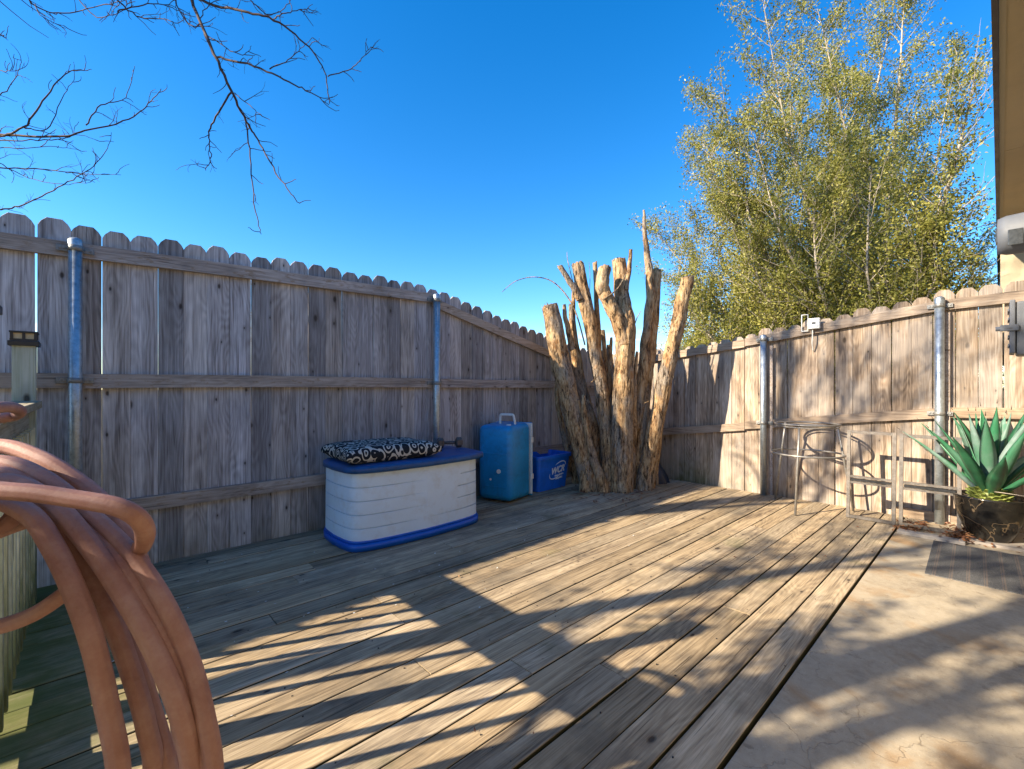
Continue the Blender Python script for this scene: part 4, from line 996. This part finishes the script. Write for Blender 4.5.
# bare tree beyond the left fence whose limbs hang over the yard
ot = empty('bare_tree', (-2.4, 5.1, -.16)); tag(ot, 'leafless tree whose thin dark branches hang into the upper left sky', 'tree')
def op(mb, name, mat): o = mb.build(name, mat, ot); o.location = (2.4, -5.1, .16); return o
q = MB(); rg = random.Random(21)
q.tube(smooth_path([(-2.4,5.1,-.2),(-2.42,5.08,1.5),(-2.3,5.0,3.2),(-2.1,4.9,4.6),(-1.9,4.7,6.2)], 6), lerp_list([.20,.17,.14,.11,.07], 25), 14, rcol(), rough=.08, seed=3)
zf = 2.56
def Z1(pts): return [(p[0]/zf, p[1]/zf) for p in pts]
guide = [
    (Z1([(470,-50),(490,0),(540,120),(590,225),(630,310),(660,360),(700,430),(740,490),(768,522)]), 3.0, .016, .003),
    (Z1([(630,310),(640,400),(655,540),(668,600)]), 3.0, .007, .003), (Z1([(592,235),(545,310),(535,360),(540,400),(525,435)]), 3.0, .008, .003),
    (Z1([(470,-50),(520,2),(620,30),(700,50),(780,110),(830,180),(842,265)]), 3.1, .014, .004), (Z1([(838,195),(900,175),(930,145),(952,118)]), 3.1, .006, .002),
    (Z1([(553,145),(650,170),(740,210),(800,240),(842,268)]), 3.0, .010, .003), (Z1([(520,80),(560,110),(620,140),(645,120)]), 3.0, .006, .002),
    (Z1([(600,238),(640,270),(672,298)]), 3.0, .005, .002), (Z1([(690,175),(730,160),(770,125),(800,95)]), 3.0, .006, .002), (Z1([(700,50),(730,35),(770,25),(790,22)]), 3.1, .006, .002),
    (Z1([(-60,355),(0,350),(60,325),(110,260),(165,190),(220,180)]), 3.3, .013, .003), (Z1([(-60,340),(0,345),(150,350),(220,335),(330,305),(380,265),(414,228)]), 3.3, .013, .003),
    (Z1([(220,320),(260,270),(320,250),(348,170)]), 3.3, .007, .002), (Z1([(60,325),(120,330),(160,250),(190,205)]), 3.3, .006, .002),
    (Z1([(-50,425),(0,430),(130,435),(200,445),(310,447)]), 3.4, .009, .002), (Z1([(-50,540),(0,535),(60,525),(150,480),(220,440),(270,390),(286,340)]), 3.4, .009, .002),
    (Z1([(-50,265),(0,245),(40,200),(56,155)]), 3.3, .007, .002), (Z1([(-50,430),(0,420),(60,450),(140,470),(230,468)]), 3.4, .006, .002),
    (Z1([(270,-40),(300,0),(360,45),(430,50),(450,72)]), 3.1, .009, .002), (Z1([(60,-30),(90,15),(150,35),(240,20),(320,0)]), 3.2, .008, .003), (Z1([(180,-30),(240,40),(300,35),(330,10)]), 3.2, .006, .002),
    (Z1([(90,12),(110,45),(170,70)]), 3.2, .004, .002), (Z1([(440,-30),(460,30),(500,70),(530,20),(600,-20)]), 3.1, .007, .003), (Z1([(300,30),(380,10),(450,25),(490,60)]), 3.1, .006, .002), (Z1([(560,-20),(640,0),(690,40),(740,10)]), 3.1, .007, .003),
    (Z1([(-40,360),(60,360),(160,355),(200,345),(250,360)]), 3.3, .006, .002), (Z1([(-40,375),(40,380),(130,375),(200,383)]), 3.4, .005, .002), (Z1([(-10,95),(6,90),(16,97)]), 3.4, .004, .002), (Z1([(-10,180),(20,182),(34,176)]), 3.4, .004, .002),
]
ends = []
for (pl, z, r0, r1) in guide:
    pts3 = [world_at(p[0], p[1], z+.12*math.sin(i*1.3+pl[0][0])) for i, p in enumerate(pl)]
    pp = smooth_path(pts3, 6); n = len(pp); pp = [p+Vector((rg.gauss(0,.003), rg.gauss(0,.003), rg.gauss(0,.003))) for p in pp]
    q.tube(pp, lerp_list([r0*.72, r1*.7], n), 6, rcol()); ends.append(pp[0])
    for i in range(3, n):
        if rg.random() < .48:
            d = (pp[i]-pp[i-1]).normalized(); ax = d.orthogonal().normalized(); ax.rotate(Matrix.Rotation(rg.uniform(0,6.28), 3, d))
            grow(q, pp[i], d+ax*rg.uniform(.6,1.3)+Vector((0,0,.15)), rg.uniform(.04,.14), .0026, 1 if rg.random() < .3 else 0, rg, None, .9, .1, .6, 2, 4, .35, .6)
for (tx, tgt, r) in ((4.2, world_at(470/zf, -50/zf, 3.05), .018), (3.2, world_at(-60/zf, 348/zf, 3.3), .016), (2.4, world_at(-50/zf, 425/zf, 3.4), .012), (2.6, world_at(-50/zf, 540/zf, 3.4), .011), (4.4, world_at(60/zf, -30/zf, 3.2), .012), (4.0, world_at(270/zf,-40/zf,3.1), .011), (3.6, world_at(-50/zf,265/zf,3.3), .01)):
    a = Vector((-2.2, 4.95, tx)); md = a.lerp(tgt, .5)+Vector((0,0,.25)); pp = smooth_path([a, md, tgt], 8); q.tube(pp, lerp_list([r*2.4, r], len(pp)), 8, rcol())
op(q, 'trunk', M['twig'])

# more limbs of that bare tree, high over the fence: their shadows cross the deck and the sunlit fence
q = MB(); rg = random.Random(77)
for (a_, b_, r, dep) in (((-2.3,5.0,3.4), (-1.2,3.7,5.6), .05, 4), ((-2.1,4.9,4.6), (-1.1,4.5,6.9), .05, 4), ((-1.9,4.7,6.1), (-.4,3.2,8.6), .045, 4), ((-2.2,4.95,4.0), (-3.2,4.2,6.8), .05, 4), ((-1.9,4.7,6.0), (-2.0,5.0,9.2), .05, 4), ((-2.3,5.0,3.2), (-1.3,6.0,5.4), .04, 3)):
    a_, b_ = Vector(a_), Vector(b_); grow(q, a_, b_-a_, (b_-a_).length*.62, r, dep, rg, None, .7, .05, .72, 3, 6, .14, .4)
op(q, 'limb', M['twig'])
# leafy tree standing beyond the railing, left of the camera
gt = empty('leafy_tree', (-2.6, 2.3, -.16)); tag(gt, 'leafy evergreen tree beyond the deck railing whose shade dapples deck and patio', 'tree')
rg = random.Random(31); q = MB(); lp = []
# base at (-2.6, 2.3); trunks stand upright and close together
for (ux, uy, r_, top) in ((-.10, .26, .125, 5.2), (-.08, -.04, .05, 4.8), (-.12, -.36, .075, 4.6), (-.10, 1.15, .085, 5.4)):
    pts = [(-.1, .15, -.2), (-.1+(ux+.1)*.5, .15+(uy-.15)*.45, .9), (ux, uy, 2.1), (ux+.02, uy, 3.3), (ux, uy+.02, 4.2), (ux-.03, uy-.02, top)]
    pp = smooth_path(pts, 5); q.tube(pp, lerp_list([r_*1.2, r_, r_*.9, r_*.6, r_*.35], len(pp)), 12, rcol(), rough=.08, seed=uy*7)
    for i in range(5):
        a_ = i*2.4+uy*5; z = rg.uniform(2.3, top-.3); grow(q, Vector((ux, uy, z)), Vector((math.cos(a_), math.sin(a_)*.8, rg.uniform(.4, 1.3))), rg.uniform(.45, .85), .03, 2, rg, lp, .7, .1, .7, 2, 5, .14, .3)
lp = [p for p in lp if p.y > -.1 or rg.random() < .35]
q.build('trunk', M['stem'], gt); leaves('crown', lp, 5, .036, .06, M['leaf_dark'], gt, 12, 60000)
